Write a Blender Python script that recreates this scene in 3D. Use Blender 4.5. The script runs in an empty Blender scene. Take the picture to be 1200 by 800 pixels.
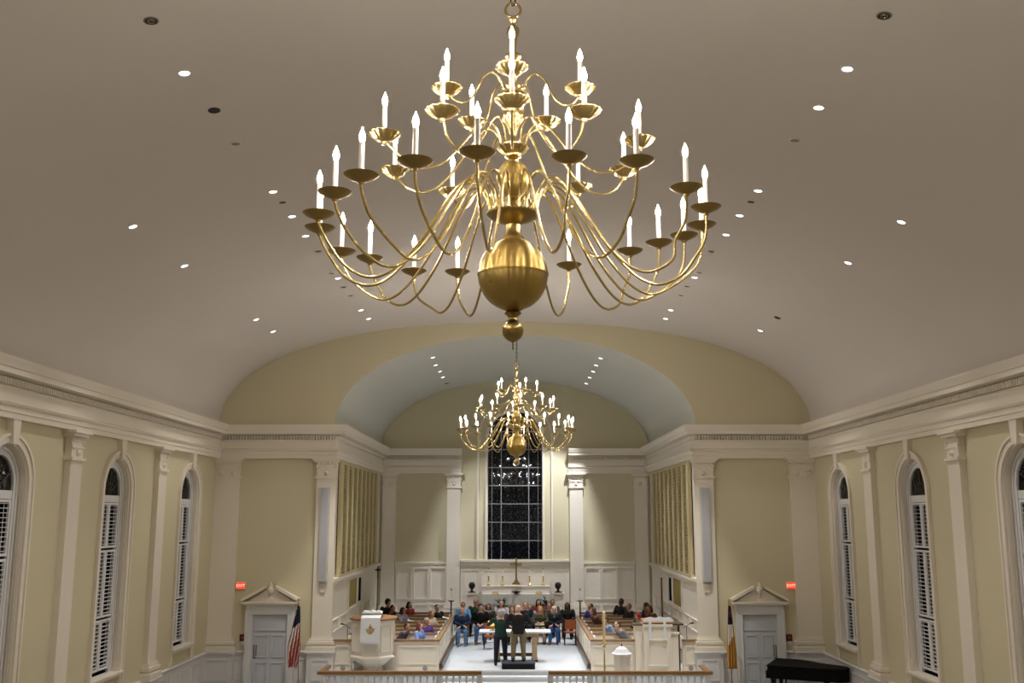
import bpy, bmesh, math, random
from mathutils import Vector, Matrix
random.seed(7)
PI = math.pi
sc = bpy.context.scene
col = sc.collection
H = 5.2                                   # eye height above the nave floor
F = 1150.0; TH = math.atan(203.5 / F); CX = 603.5
CT, ST = math.cos(TH), math.sin(TH)

# ------------------------------------------------------------------ measuring helpers
def ray(px, py):
    x = (px - CX) / F; y = (400 - py) / F
    return Vector((x, CT - y * ST, ST + y * CT))
def atY(px, py, Y):
    d = ray(px, py); q = d * (Y / d.y); return Vector((q.x, Y, q.z + H))
def atZ(px, py, z):
    d = ray(px, py); q = d * ((z - H) / d.z); return Vector((q.x, q.y, z))

# ------------------------------------------------------------------ materials
def lin(c):
    c = c / 255.0
    return c / 12.92 if c <= .04045 else ((c + .055) / 1.055) ** 2.4
def rgb(r, g, b): return (lin(r), lin(g), lin(b), 1)
MATS = {}
def mat(name, c, rough=.6, metal=0, bump=0, scale=20, var=0, spec=.5, emit=0, ecol=None, coat=0, sub=0):
    if name in MATS: return MATS[name]
    m = bpy.data.materials.new(name); m.use_nodes = True
    nt = m.node_tree; b = nt.nodes['Principled BSDF']
    b.inputs['Base Color'].default_value = rgb(*c)
    b.inputs['Roughness'].default_value = rough
    b.inputs['Metallic'].default_value = metal
    b.inputs['Specular IOR Level'].default_value = spec
    if coat: b.inputs['Coat Weight'].default_value = coat
    if emit:
        b.inputs['Emission Color'].default_value = rgb(*(ecol or c)); b.inputs['Emission Strength'].default_value = emit
    if bump or var:
        tc = nt.nodes.new('ShaderNodeTexCoord'); n = nt.nodes.new('ShaderNodeTexNoise')
        n.inputs['Scale'].default_value = scale; n.inputs['Detail'].default_value = 3
        nt.links.new(tc.outputs['Object'], n.inputs['Vector'])
        if bump:
            bp = nt.nodes.new('ShaderNodeBump'); bp.inputs['Strength'].default_value = bump; bp.inputs['Distance'].default_value = .01
            nt.links.new(n.outputs['Fac'], bp.inputs['Height']); nt.links.new(bp.outputs['Normal'], b.inputs['Normal'])
        if var:
            mx = nt.nodes.new('ShaderNodeMix'); mx.data_type = 'RGBA'
            c2 = rgb(*c); mx.inputs['A'].default_value = c2
            mx.inputs['B'].default_value = (c2[0] * (1 - var), c2[1] * (1 - var), c2[2] * (1 - var), 1)
            nt.links.new(n.outputs['Fac'], mx.inputs['Factor']); nt.links.new(mx.outputs['Result'], b.inputs['Base Color'])
    MATS[name] = m
    return m

WALL = mat('yellow_plaster', (212, 203, 173), .85, bump=.03, scale=60, var=.03, spec=.2)
CEIL = mat('ceiling_plaster', (221, 214, 208), .9, var=.02, scale=2, spec=.15)
TRIM = mat('white_paint', (234, 226, 212), .55, var=.02, scale=8, spec=.3)
TRIM2 = mat('cool_white_paint', (222, 222, 224), .5, spec=.35)
DOORM = mat('door_paint', (196, 200, 208), .45, spec=.35)
MARB = mat('floor_marble', (214, 218, 222), .35, var=.16, scale=3, spec=.4)
CARP = mat('nave_floor', (150, 142, 130), .95, bump=.3, scale=200)
OAK = mat('oak', (158, 116, 72), .4, var=.3, scale=14, spec=.4)
OAKD = mat('dark_oak', (92, 72, 54), .4, var=.3, scale=14, spec=.4)
CHAIRM = mat('chair_wood', (176, 88, 36), .45, var=.2, scale=14)
TAN = mat('grille_tan', (202, 188, 144), .7, var=.05, scale=6)
SLAT = mat('grille_slat', (150, 134, 90), .7)
TAND = mat('grille_cloth', (92, 78, 46), .9, bump=.2, scale=90)
BLACK = mat('black_lacquer', (8, 8, 9), .3, spec=.25)
DARK = mat('dark_void', (10, 10, 11), .9)  # black painted in as the darkness behind the narrow chancel openings
GREYM = mat('speaker_grey', (196, 195, 194), .5)
DISC = mat('grille_disc_grey', (150, 152, 156), .6)
IVORY = mat('candle_sleeve', (242, 238, 228), .4, spec=.4)
BULB = mat('lamp_bulb', (255, 250, 240), .3, emit=450, ecol=(255, 246, 234))
LENS = mat('downlight_lens', (255, 255, 255), .3, emit=6, ecol=(232, 236, 255))
LENSOFF = mat('downlight_unlit', (26, 24, 22), .4)
LENSDIM = mat('downlight_cover', (150, 140, 128), .7)
CHROME = mat('downlight_reflector', (150, 146, 140), .3, metal=.9)
EXITR = mat('exit_red', (226, 52, 26), .5, emit=1.1, ecol=(255, 60, 30))
EXITW = mat('exit_letters', (255, 220, 200), .5, emit=1.6, ecol=(255, 190, 160))
ALARM = mat('alarm_red', (96, 24, 22), .4)
CLOTH = mat('white_linen', (226, 228, 234), .85, bump=.1, scale=120)
GOLDT = mat('gold_thread', (196, 158, 66), .45, metal=.4)
BRONZE = mat('dark_bronze', (44, 34, 28), .45, metal=.5)
LEAF = mat('leaf_green', (26, 46, 24), .6, var=.4, scale=9)
IRON = mat('black_iron', (24, 23, 23), .45, metal=.5)
PAPER = mat('paper', (236, 234, 226), .8)

def brass_mat(name, c, rough, aniso=0, arot=0):
    m = bpy.data.materials.new(name); m.use_nodes = True; nt = m.node_tree; b = nt.nodes['Principled BSDF']
    b.inputs['Metallic'].default_value = 1; b.inputs['Base Color'].default_value = rgb(*c); b.inputs['Roughness'].default_value = rough
    if aniso:
        tg = nt.nodes.new('ShaderNodeTangent'); tg.direction_type = 'RADIAL'; tg.axis = 'Z'
        nt.links.new(tg.outputs['Tangent'], b.inputs['Tangent']); b.inputs['Anisotropic'].default_value = aniso; b.inputs['Anisotropic Rotation'].default_value = arot
    tc = nt.nodes.new('ShaderNodeTexCoord'); n = nt.nodes.new('ShaderNodeTexNoise'); n.inputs['Scale'].default_value = 9
    nt.links.new(tc.outputs['Object'], n.inputs['Vector'])
    mr = nt.nodes.new('ShaderNodeMapRange'); mr.inputs['To Min'].default_value = rough * .75; mr.inputs['To Max'].default_value = rough * 1.35
    nt.links.new(n.outputs['Fac'], mr.inputs['Value']); nt.links.new(mr.outputs['Result'], b.inputs['Roughness'])
    return m
BRASS = brass_mat('polished_brass', (206, 184, 126), .24)
BRASSD = brass_mat('aged_brass', (166, 144, 92), .3)

BRASST = brass_mat('turned_brass', (176, 150, 88), .3, .85, .25)
def glass_mat():
    m = bpy.data.materials.new('window_glass'); m.use_nodes = True; nt = m.node_tree
    nt.nodes.remove(nt.nodes['Principled BSDF'])
    o = nt.nodes['Material Output']
    t = nt.nodes.new('ShaderNodeBsdfTransparent'); t.inputs['Color'].default_value = (.9, .93, .95, 1)
    g = nt.nodes.new('ShaderNodeBsdfGlossy'); g.inputs['Roughness'].default_value = .02
    fr = nt.nodes.new('ShaderNodeFresnel'); fr.inputs['IOR'].default_value = 1.35
    mx = nt.nodes.new('ShaderNodeMixShader')
    nt.links.new(fr.outputs['Fac'], mx.inputs['Fac']); nt.links.new(t.outputs['BSDF'], mx.inputs[1]); nt.links.new(g.outputs['BSDF'], mx.inputs[2])
    nt.links.new(mx.outputs['Shader'], o.inputs['Surface'])
    return m
GLASS = glass_mat()

# ------------------------------------------------------------------ mesh builder
class MB:
    def __init__(s): s.v = []; s.f = []; s.mi = []; s.M = None; s.cur = 0
    def add(s, vs, fs):
        n = len(s.v)
        for p in vs:
            p = Vector(p)
            if s.M is not None: p = s.M @ p
            s.v.append(p)
        for f in fs: s.f.append([i + n for i in f]); s.mi.append(s.cur)
    def box(s, x0, x1, y0, y1, z0, z1):
        s.add([(x0,y0,z0),(x1,y0,z0),(x1,y1,z0),(x0,y1,z0),(x0,y0,z1),(x1,y0,z1),(x1,y1,z1),(x0,y1,z1)],
              [(0,3,2,1),(4,5,6,7),(0,1,5,4),(1,2,6,5),(2,3,7,6),(3,0,4,7)])
    def lathe(s, prof, n=24, c=(0,0,0), sx=1, sy=1):
        vs = []
        for r, z in prof:
            for k in range(n):
                a = 2*PI*k/n; vs.append((c[0]+r*sx*math.cos(a), c[1]+r*sy*math.sin(a), c[2]+z))
        fs = []
        for i in range(len(prof)-1):
            for k in range(n):
                a = i*n+k; b = i*n+(k+1)%n; fs.append((a, b, b+n, a+n))
        if prof[0][0] > 1e-5: fs.append(tuple(range(n))[::-1])
        if prof[-1][0] > 1e-5: fs.append(tuple((len(prof)-1)*n + k for k in range(n)))
        s.add(vs, fs)
    def tube(s, pts, r, n=8, caps=True, flat=1.0):
        pts = [Vector(p) for p in pts]; N = len(pts)
        rs = r if isinstance(r, (list, tuple)) else [r]*N
        vs = []; up = None
        for i, p in enumerate(pts):
            t = (pts[min(i+1, N-1)] - pts[max(i-1, 0)]).normalized()
            if up is None:
                up = Vector((0,0,1)) if abs(t.z) < .9 else Vector((0,1,0))
            a = t.cross(up)
            if a.length < 1e-6: a = t.cross(Vector((1,0,0)))
            a.normalize(); b = a.cross(t).normalized(); up = b
            for k in range(n):
                w = 2*PI*k/n; vs.append(p + a*(rs[i]*math.cos(w)) + b*(rs[i]*flat*math.sin(w)))
        fs = []
        for i in range(N-1):
            for k in range(n):
                q = i*n+k; w = i*n+(k+1)%n; fs.append((q, w, w+n, q+n))
        if caps: fs.append(tuple(range(n))[::-1]); fs.append(tuple((N-1)*n+k for k in range(n)))
        s.add(vs, fs)
    def ball(s, c, r, n=16, m=10, rx=None, ry=None, rz=None):
        rx = rx or r; ry = ry or r; rz = rz or r
        vs = [(c[0], c[1], c[2]-rz)]
        for i in range(1, m):
            a = -PI/2 + PI*i/m
            for k in range(n):
                w = 2*PI*k/n; vs.append((c[0]+rx*math.cos(a)*math.cos(w), c[1]+ry*math.cos(a)*math.sin(w), c[2]+rz*math.sin(a)))
        vs.append((c[0], c[1], c[2]+rz)); L = len(vs)-1
        fs = [(0, 1+(k+1)%n, 1+k) for k in range(n)]
        for i in range(m-2):
            for k in range(n):
                a = 1+i*n+k; b = 1+i*n+(k+1)%n; fs.append((a, b, b+n, a+n))
        q = 1+(m-2)*n
        fs += [(q+k, q+(k+1)%n, L) for k in range(n)]
        s.add(vs, fs)
    def prism(s, poly, y0, y1, plane='xz'):
        # polygon in a plane, pushed along the third axis
        n = len(poly)
        if plane == 'xz': P = lambda u, v, w: (u, w, v)
        elif plane == 'yz': P = lambda u, v, w: (w, u, v)
        else: P = lambda u, v, w: (u, v, w)
        vs = [P(u, v, y0) for u, v in poly] + [P(u, v, y1) for u, v in poly]
        fs = [tuple(range(n)), tuple(range(2*n-1, n-1, -1))] + [(i, i+n, (i+1)%n+n, (i+1)%n) for i in range(n)]
        s.add(vs, fs)
    def torus(s, c, R, r, axis='y', n=20, m=8):
        vs = []
        for i in range(n):
            a = 2*PI*i/n
            for k in range(m):
                w = 2*PI*k/m; q = R + r*math.cos(w); u, v, t = q*math.cos(a), q*math.sin(a), r*math.sin(w)
                p = {'y': (u, t, v), 'z': (u, v, t), 'x': (t, u, v)}[axis]
                vs.append((c[0]+p[0], c[1]+p[1], c[2]+p[2]))
        fs = [(i*m+k, ((i+1)%n)*m+k, ((i+1)%n)*m+(k+1)%m, i*m+(k+1)%m) for i in range(n) for k in range(m)]
        s.add(vs, fs)
    def build(s, name, mats, parent=None, smooth=True, ang=35, fix=True):
        me = bpy.data.meshes.new(name); me.from_pydata([tuple(v) for v in s.v], [], s.f)
        if not isinstance(mats, (list, tuple)): mats = [mats]
        for m in mats: me.materials.append(m)
        if len(mats) > 1: me.polygons.foreach_set('material_index', s.mi)
        if fix:
            bm = bmesh.new(); bm.from_mesh(me); bmesh.ops.recalc_face_normals(bm, faces=bm.faces); bm.to_mesh(me); bm.free()
        if smooth:
            me.polygons.foreach_set('use_smooth', [True]*len(me.polygons)); me.set_sharp_from_angle(angle=math.radians(ang))
        me.update()
        o = bpy.data.objects.new(name, me); col.objects.link(o)
        if parent is not None: o.parent = parent
        return o

def tag(o, label=None, cat=None, group=None, kind=None):
    if label: o['label'] = label
    if cat: o['category'] = cat
    if group: o['group'] = group
    if kind: o['kind'] = kind
    return o
def empty(name, loc, rz=0, label=None, cat=None, group=None, kind=None):
    o = bpy.data.objects.new(name, None); col.objects.link(o)
    o.location = loc; o.rotation_euler = (0, 0, rz); o.empty_display_size = .1
    return tag(o, label, cat, group, kind)
def struct(name, mb, m, parent=None, smooth=True, fix=True, ang=35):
    o = mb.build(name, m, parent, smooth=smooth, fix=fix, ang=ang)
    if parent is None: o['kind'] = 'structure'
    return o
def light(name, typ, loc, energy, color, parent=None, **kw):
    l = bpy.data.lights.new(name, typ); l.energy = energy; l.color = color
    for k, v in kw.items(): setattr(l, k, v)
    o = bpy.data.objects.new(name, l); col.objects.link(o); o.location = loc
    if parent is not None: o.parent = parent
    return o

# ------------------------------------------------------------------ dimensions of the room
NW = 9.35; Y0 = -8.0; Y1 = 31.0; CWH = 5.7; Y2 = 42.0
ZA = 6.95; ZC = 7.98                       # underside of architrave, top of cornice
NB, NA, NP = 7.9, 9.36, 2.25               # nave vault: springing, half width, exponent
NR = 3.42
CR = 2.98; CA = 5.72
CF = .55                                   # chancel floor
def curve(a, b, p, base, t):
    c, s = math.cos(t), math.sin(t)
    return (a*math.copysign(abs(c)**(2/p), c), base + b*abs(s)**(2/p))
def vault_hit(px, py, a, b, p, base):
    d = ray(px, py); lo, hi = 0, 60
    for _ in range(50):
        m = (lo+hi)/2; q = d*m; g = abs(q.x/a)**p + (max(0, q.z+H-base)/b)**p
        if g > 1: hi = m
        else: lo = m
    q = d*lo; q.z += H
    gx = p*abs(q.x/a)**(p-1)*math.copysign(1, q.x)/a; gz = p*(max(1e-4, q.z-base)/b)**(p-1)/b
    return q, Vector((gx, 0, gz)).normalized()

# ------------------------------------------------------------------ shell
mb = MB(); mb.box(-NW, NW, Y0, 28.5, -.2, 0); struct('floor', mb, CARP)
mb = MB(); mb.box(-5.9, 5.9, 28.5, 30.15, -.2, .13)
struct('rail_platform', mb, MARB)
mb = MB(); mb.box(-NW, -5.9, 28.5, Y1, -.2, 0); mb.box(5.9, NW, 28.5, Y1, -.2, 0); struct('floor_aisle', mb, CARP)
# chancel floor with the three steps up to it
mb = MB()
mb.box(-5.7, 5.7, 31.2, Y2+.2, -.2, CF)
mb.box(-5.7, -2.35, 30.15, 31.2, -.2, CF); mb.box(2.35, 5.7, 30.15, 31.2, -.2, CF)
mb.box(-2.35, 2.35, 30.85, 31.2, -.2, .41); mb.box(-2.35, 2.35, 30.5, 30.85, -.2, .27)
mb.box(-2.35, 2.35, 30.15, 30.5, -.2, .135)
struct('chancel_floor', mb, MARB)
mb = MB()
for (y, z) in ((31.17, CF), (30.82, .41), (30.47, .27)): mb.box(-2.33, 2.33, y, y+.05, z-.035, z+.004)
struct('trim_1', mb, TRIM2)
# altar dais, three low steps
mb = MB(); mb.box(-1.9, 1.9, 40.9, Y2, CF, CF+.15); mb.box(-1.7, 1.7, 41.0, Y2, CF+.15, CF+.3)
struct('altar_dais', mb, MARB)

# vaults
def vault(name, a, b, p, base, ya, yb, m):
    mb = MB(); N = 72; ys = [ya + (yb-ya)*i/8 for i in range(9)]
    vs = []; fs = []
    for y in ys:
        for i in range(N+1):
            t = PI*i/N; x, z = curve(a, b, p, base, t); vs.append((x, y, z))
    for j in range(8):
        for i in range(N): q = j*(N+1)+i; fs.append((q, q+1, q+N+2, q+N+1))
    mb.add(vs, fs); return struct(name, mb, m, ang=60)
vault('ceiling', NA, NR, NP, NB, Y0, Y1, CEIL)
vault('ceiling_chancel', CA, CR, 2.05, NB, Y1, Y2, mat('chancel_ceiling_plaster', (214, 215, 206), .9, var=.02, scale=2, spec=.15))

def tymp(mb, y, outer, inner=None):
    N = 72; vs = []; fs = []
    for i in range(N+1):
        t = PI*i/N
        x, z = curve(*outer, t)
        vs.append((x, y, z))
        if inner: x2, z2 = curve(*inner, t)
        else: x2, z2 = x, outer[3]-.0
        vs.append((x2, y, z2))
    for i in range(N): fs.append((2*i, 2*i+1, 2*i+3, 2*i+2))
    mb.add(vs, fs)
mb = MB()
tymp(mb, Y1, (NA, NR, NP, NB), (CA, CR, 2.05, NB))
for s in (-1, 1):
    a, b = sorted((s*CWH, s*NA))
    mb.add([(a, Y1, -.2), (b, Y1, -.2), (b, Y1, NB), (a, Y1, NB)], [(0, 1, 2, 3)])
struct('wall_front', mb, WALL)
mb = MB(); tymp(mb, Y0, (NA, NR, NP, NB)); mb.add([(-NA, Y0, -.2), (NA, Y0, -.2), (NA, Y0, NB), (-NA, Y0, NB)], [(0, 1, 2, 3)])
struct('wall_balcony', mb, WALL)
# the balcony floor the photographer stands on
mb = MB(); mb.box(-NW, NW, Y0, -.35, 3.3, 3.6); mb.box(-NW, NW, -.35, -.2, 3.0, 4.35); struct('balcony', mb, TRIM)

# side walls with arched window openings
WY = [18.2, 23.3, 28.5]; WR = .78; WS = 5.75; WB = 1.6
def side_wall(name, s):
    mb = MB(); X = s*NW; edges = [Y0]
    def q(ya, yb, za, zb):
        mb.add([(X, ya, za), (X, yb, za), (X, yb, zb), (X, ya, zb)], [(0, 1, 2, 3)])
    y = Y0
    for wy in WY:
        q(y, wy-WR, -.2, 7.95); q(wy-WR, wy+WR, -.2, WB)
        N = 20; vs = []; fs = []
        for i in range(N+1):
            t = PI*i/N; yy = wy+WR*math.cos(t)
            vs += [(X, yy, WS+WR*math.sin(t)), (X, yy, 7.95)]
        for i in range(N): fs.append((2*i, 2*i+1, 2*i+3, 2*i+2))
        mb.add(vs, fs); y = wy+WR
    q(y, Y1, -.2, 7.95)
    return struct(name, mb, WALL)
side_wall('wall_left', -1); side_wall('wall_right', 1)

# chancel side walls with two openings each: a passage and a black-backed slot
def chancel_wall(name, s):
    mb = MB(); X = s*CWH
    def q(ya, yb, za, zb): mb.add([(X, ya, za), (X, yb, za), (X, yb, zb), (X, ya, zb)], [(0, 1, 2, 3)])
    q(Y1, 34.5, 0, NB+.15); q(34.5, 36.3, 3.0, NB+.15); q(34.5, 36.3, 0, 2.08)
    q(36.3, 36.5, 0, NB+.15); q(36.5, 37.3, 2.96, NB+.15); q(36.5, 37.3, 0, 2.12); q(37.3, Y2, 0, NB+.15)
    return struct(name, mb, TRIM)
chancel_wall('wall_chancel_left', -1); chancel_wall('wall_chancel_right', 1)
PYEL = mat('passage_yellow', (196, 184, 132), .85)
for s, nm in ((-1, 'left'), (1, 'right')):
    mb = MB(); a = s*(CWH+.02); b = s*(CWH+1.3)
    x0, x1 = sorted((a, b))
    mb.add([(b, 33.8, 1), (b, 36.4, 1), (b, 36.4, 3.4), (b, 33.8, 3.4)], [(0, 1, 2, 3)])
    mb.add([(a, 36.4, 1), (b, 36.4, 1), (b, 36.4, 3.4), (a, 36.4, 3.4)], [(0, 1, 2, 3)])
    mb.add([(a, 33.8, 1), (b, 33.8, 1), (b, 33.8, 3.4), (a, 33.8, 3.4)], [(0, 1, 2, 3)])
    mb.add([(a, 33.8, 3.4), (b, 33.8, 3.4), (b, 36.4, 3.4), (a, 36.4, 3.4)], [(0, 1, 2, 3)])
    mb.add([(a, 33.8, 1), (b, 33.8, 1), (b, 36.4, 1), (a, 36.4, 1)], [(0, 1, 2, 3)])
    struct('wall_passage_'+nm, mb, PYEL)
    mb = MB(); a = s*(CWH+.25)
    mb.add([(a, 36.42, 1), (a, 37.4, 1), (a, 37.4, 3.2), (a, 36.42, 3.2)], [(0, 1, 2, 3)])
    struct('window_recess_'+nm, mb, DARK)  # flat black sheet standing in for the darkness inside the narrow opening
    lp = empty('ceiling_lamp', (s*(CWH+.8), 35.1, 3.4), 0, 'round ceiling lamp in the yellow passage off the %s choir' % nm, 'lamp')  # fill lamp added out of sight so the passage wall reads lit
    m_ = MB(); m_.lathe([(.1, 0), (.1, -.03), (.03, -.04)], 16); m_.build('base', TRIM2, lp)
    m_ = MB(); m_.ball((0, 0, -.09), .07); m_.build('globe', mat('lamp_globe', (255, 240, 190), emit=3.5, ecol=(255, 224, 150)), lp)
    light('passage_lamp', 'POINT', (0, 0, -.25), 6, (1, .9, .7), lp, shadow_soft_size=.08)
    # opening frame, panelling below organ grille
    fr = MB()
    X = s*CWH; t0, t1 = sorted((X, X-s*.04))
    for (ya, yb, za, zb) in ((34.5, 36.3, 2.08, 3.0), (36.5, 37.3, 2.12, 2.96)):
        fr.box(t0, t1, ya-.09, ya, za-.09, zb+.09); fr.box(t0, t1, yb, yb+.09, za-.09, zb+.09)
        fr.box(t0, t1, ya, yb, zb, zb+.09); fr.box(t0, t1, ya, yb, za-.09, za)
    for k in range(8):
        ya = 31.6+k*1.3
        for (za, zb) in ((1.6, 1.98),):
            fr.box(t0, t1, ya, ya+1.1, za, za+.03); fr.box(t0, t1, ya, ya+1.1, zb-.03, zb)
            fr.box(t0, t1, ya, ya+.03, za+.03, zb-.03); fr.box(t0, t1, ya+1.07, ya+1.1, za+.03, zb-.03)
    t0, t1 = sorted((X, X-s*.14)); fr.box(t0, t1, Y1, Y2-.3, 3.17, 3.27)
    t0, t1 = sorted((X, X-s*.08)); fr.box(t0, t1, Y1, Y2-.3, 3.08, 3.17)
    struct('trim_2' if s < 0 else 'trim_3', fr, TRIM)

# back wall of the chancel with the tall round-headed window
AW = 1.17; AB = 3.38; AS = 8.45
mb = MB(); N = 40; vs = []; fs = []
def ctop(x):
    c = min(1, abs(x/CA)); return NB + CR*(1-c**2.05)**(1/2.05)
xs = sorted(set([-CA*math.cos(PI*i/90) for i in range(91)] + [-AW, AW] + [-AW*math.cos(PI*i/24) for i in range(1, 24)]))
for i in range(len(xs)-1):
    a, b = xs[i], xs[i+1]
    def lo(x): return AS + math.sqrt(max(0, AW*AW-x*x)) if abs(x) <= AW+1e-6 else 0
    if abs((a+b)/2) < AW:
        mb.add([(a, Y2, lo(a)), (b, Y2, lo(b)), (b, Y2, ctop(b)), (a, Y2, ctop(a))], [(0, 1, 2, 3)])
        mb.add([(a, Y2, 0), (b, Y2, 0), (b, Y2, AB), (a, Y2, AB)], [(0, 1, 2, 3)])
    else:
        mb.add([(a, Y2, 0), (b, Y2, 0), (b, Y2, ctop(b)), (a, Y2, ctop(a))], [(0, 1, 2, 3)])
struct('wall_back', mb, WALL)

# ------------------------------------------------------------------ entablature swept round the room
PROF = [(0, 6.95), (.14, 6.95), (.14, 7.05), (.16, 7.06), (.16, 7.16), (.2, 7.18), (.22, 7.22), (.13, 7.25), (.12, 7.27), (.12, 7.47),
        (.13, 7.49), (.13, 7.53), (.07, 7.535), (.07, 7.67), (.26, 7.69), (.36, 7.70), (.36, 7.80), (.385, 7.81), (.40, 7.86), (.45, 7.93), (.46, 7.98), (0, 7.985)]
def sweep(path, prof, mb, close_end=True, side=1):
    n = len(path); dirs = []
    for i in range(n-1):
        d = Vector(path[i+1]) - Vector(path[i]); dirs.append(d.normalized())
    vs = []
    for i, p in enumerate(path):
        a = dirs[max(0, i-1)]; b = dirs[min(n-2, i)]
        na = Vector((a.y, -a.x))*side; nb = Vector((b.y, -b.x))*side
        m = (na+nb); m = m/m.length; k = 1/max(.2, m.dot(na))
        for o, z in prof:
            q = Vector(p) + m*(o*k); vs.append((q.x, q.y, z))
    L = len(prof); fs = []
    for i in range(n-1):
        for j in range(L-1): a = i*L+j; fs.append((a, a+1, a+L+1, a+L))
    fs.append(tuple(range(L))); fs.append(tuple((n-1)*L+j for j in range(L)))
    mb.add(vs, fs)
def dentils(mb, p0, p1, nrm, off, z0, z1, step=.088, w=.044, d=.15, e0=.2, e1=.2):
    p0 = Vector(p0); p1 = Vector(p1); D = (p1-p0); L = D.length; D.normalize(); nrm = Vector(nrm)
    k = int((L-e0-e1)/step)
    for i in range(k):
        a = p0 + D*(e0 + i*step) + nrm*off; b = a + D*w
        x0, x1 = sorted((a.x, b.x + nrm.x*d)) if abs(D.x) < .5 else sorted((a.x, b.x))
        y0, y1 = sorted((a.y, b.y + nrm.y*d)) if abs(D.y) < .5 else sorted((a.y, b.y))
        mb.box(x0, x1, y0, y1, z0, z1)
for s, nm in ((-1, 'trim_4'), (1, 'trim_5')):
    mb = MB(); path = [(s*NW, Y0), (s*NW, Y1), (s*CWH, Y1), (s*CWH, Y2), (s*2.27, Y2)]
    sweep(path, PROF, mb, side=-s)
    dz = (7.54, 7.655)
    dentils(mb, (s*NW, 8), (s*NW, Y1), (-s, 0), .065, *dz, e1=.25)
    dentils(mb, (s*NW, Y1), (s*CWH, Y1), (0, -1), .065, *dz, e0=.3, e1=-.1)
    dentils(mb, (s*CWH, Y1), (s*CWH, Y2), (-s, 0), .065, *dz, e0=-.1, e1=.3)
    dentils(mb, (s*CWH, Y2), (s*2.27, Y2), (0, -1), .065, *dz, e0=.3, e1=.05)
    struct(nm, mb, TRIM, ang=25)

# chair rail + wainscot panels + base for the nave sides and front
def panel(mb, axis, plane, nrm, u0, u1, z0, z1, t=.022, w=.04):
    a, b = sorted((plane, plane+nrm*t))
    def bx(ua, ub, za, zb):
        if axis == 'x': mb.box(ua, ub, a, b, za, zb)
        else: mb.box(a, b, ua, ub, za, zb)
    bx(u0, u1, z0, z0+w); bx(u0, u1, z1-w, z1); bx(u0, u0+w, z0+w, z1-w); bx(u1-w, u1, z0+w, z1-w)
RAIL = [(0, 1.03), (.03, 1.03), (.04, 1.07), (.08, 1.10), (.08, 1.13), (.05, 1.15), (0, 1.15)]
BASEP = [(0, 0), (.05, 0), (.05, .16), (.03, .2), (0, .2)]
WAIN = [(0, 0), (.018, 0), (.018, 1.03), (0, 1.03)]
DX = 7.46
for s, nm in ((-1, 'trim_6'), (1, 'trim_7')):
    mb = MB()
    for pr in (RAIL, BASEP, WAIN):
        sweep([(s*NW, 8), (s*NW, Y1), (s*(DX+.74), Y1)], pr, mb, side=-s)
        sweep([(s*(DX-.74), Y1), (s*CWH, Y1)], pr, mb, side=-s)
    y = 9.0
    while y < 30.2:
        panel(mb, 'y', s*(NW-.018), -s, y, y+.78, .3, .93); y += .93
    panel(mb, 'x', Y1-.018, -1, s*(DX+.85) if s > 0 else -(DX+1.25), (DX+1.25) if s > 0 else -(DX+.85), .3, .93)
    u0, u1 = sorted((s*(DX-.85), s*(DX-1.1))); panel(mb, 'x', Y1-.018, -1, u0, u1, .3, .93)
    struct(nm, mb, TRIM2)
# chancel back wall wainscot
mb = MB()
for s in (-1, 1):
    u0, u1 = sorted((s*2.85, s*5.0))
    mb.box(u0, u1, Y2-.05, Y2, CF, 3.2); mb.box(u0, u1, Y2-.1, Y2, 3.2, 3.27)
    for k in range(3):
        a = u0+.05+k*(u1-u0-.05)/3; panel(mb, 'x', Y2-.05, -1, a, a+(u1-u0)/3-.04, 1.75, 3.08, t=.05, w=.07); panel(mb, 'x', Y2-.05, -1, a, a+(u1-u0)/3-.04, .8, 1.6, t=.05, w=.07)
struct('trim_8', mb, TRIM)

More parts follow.
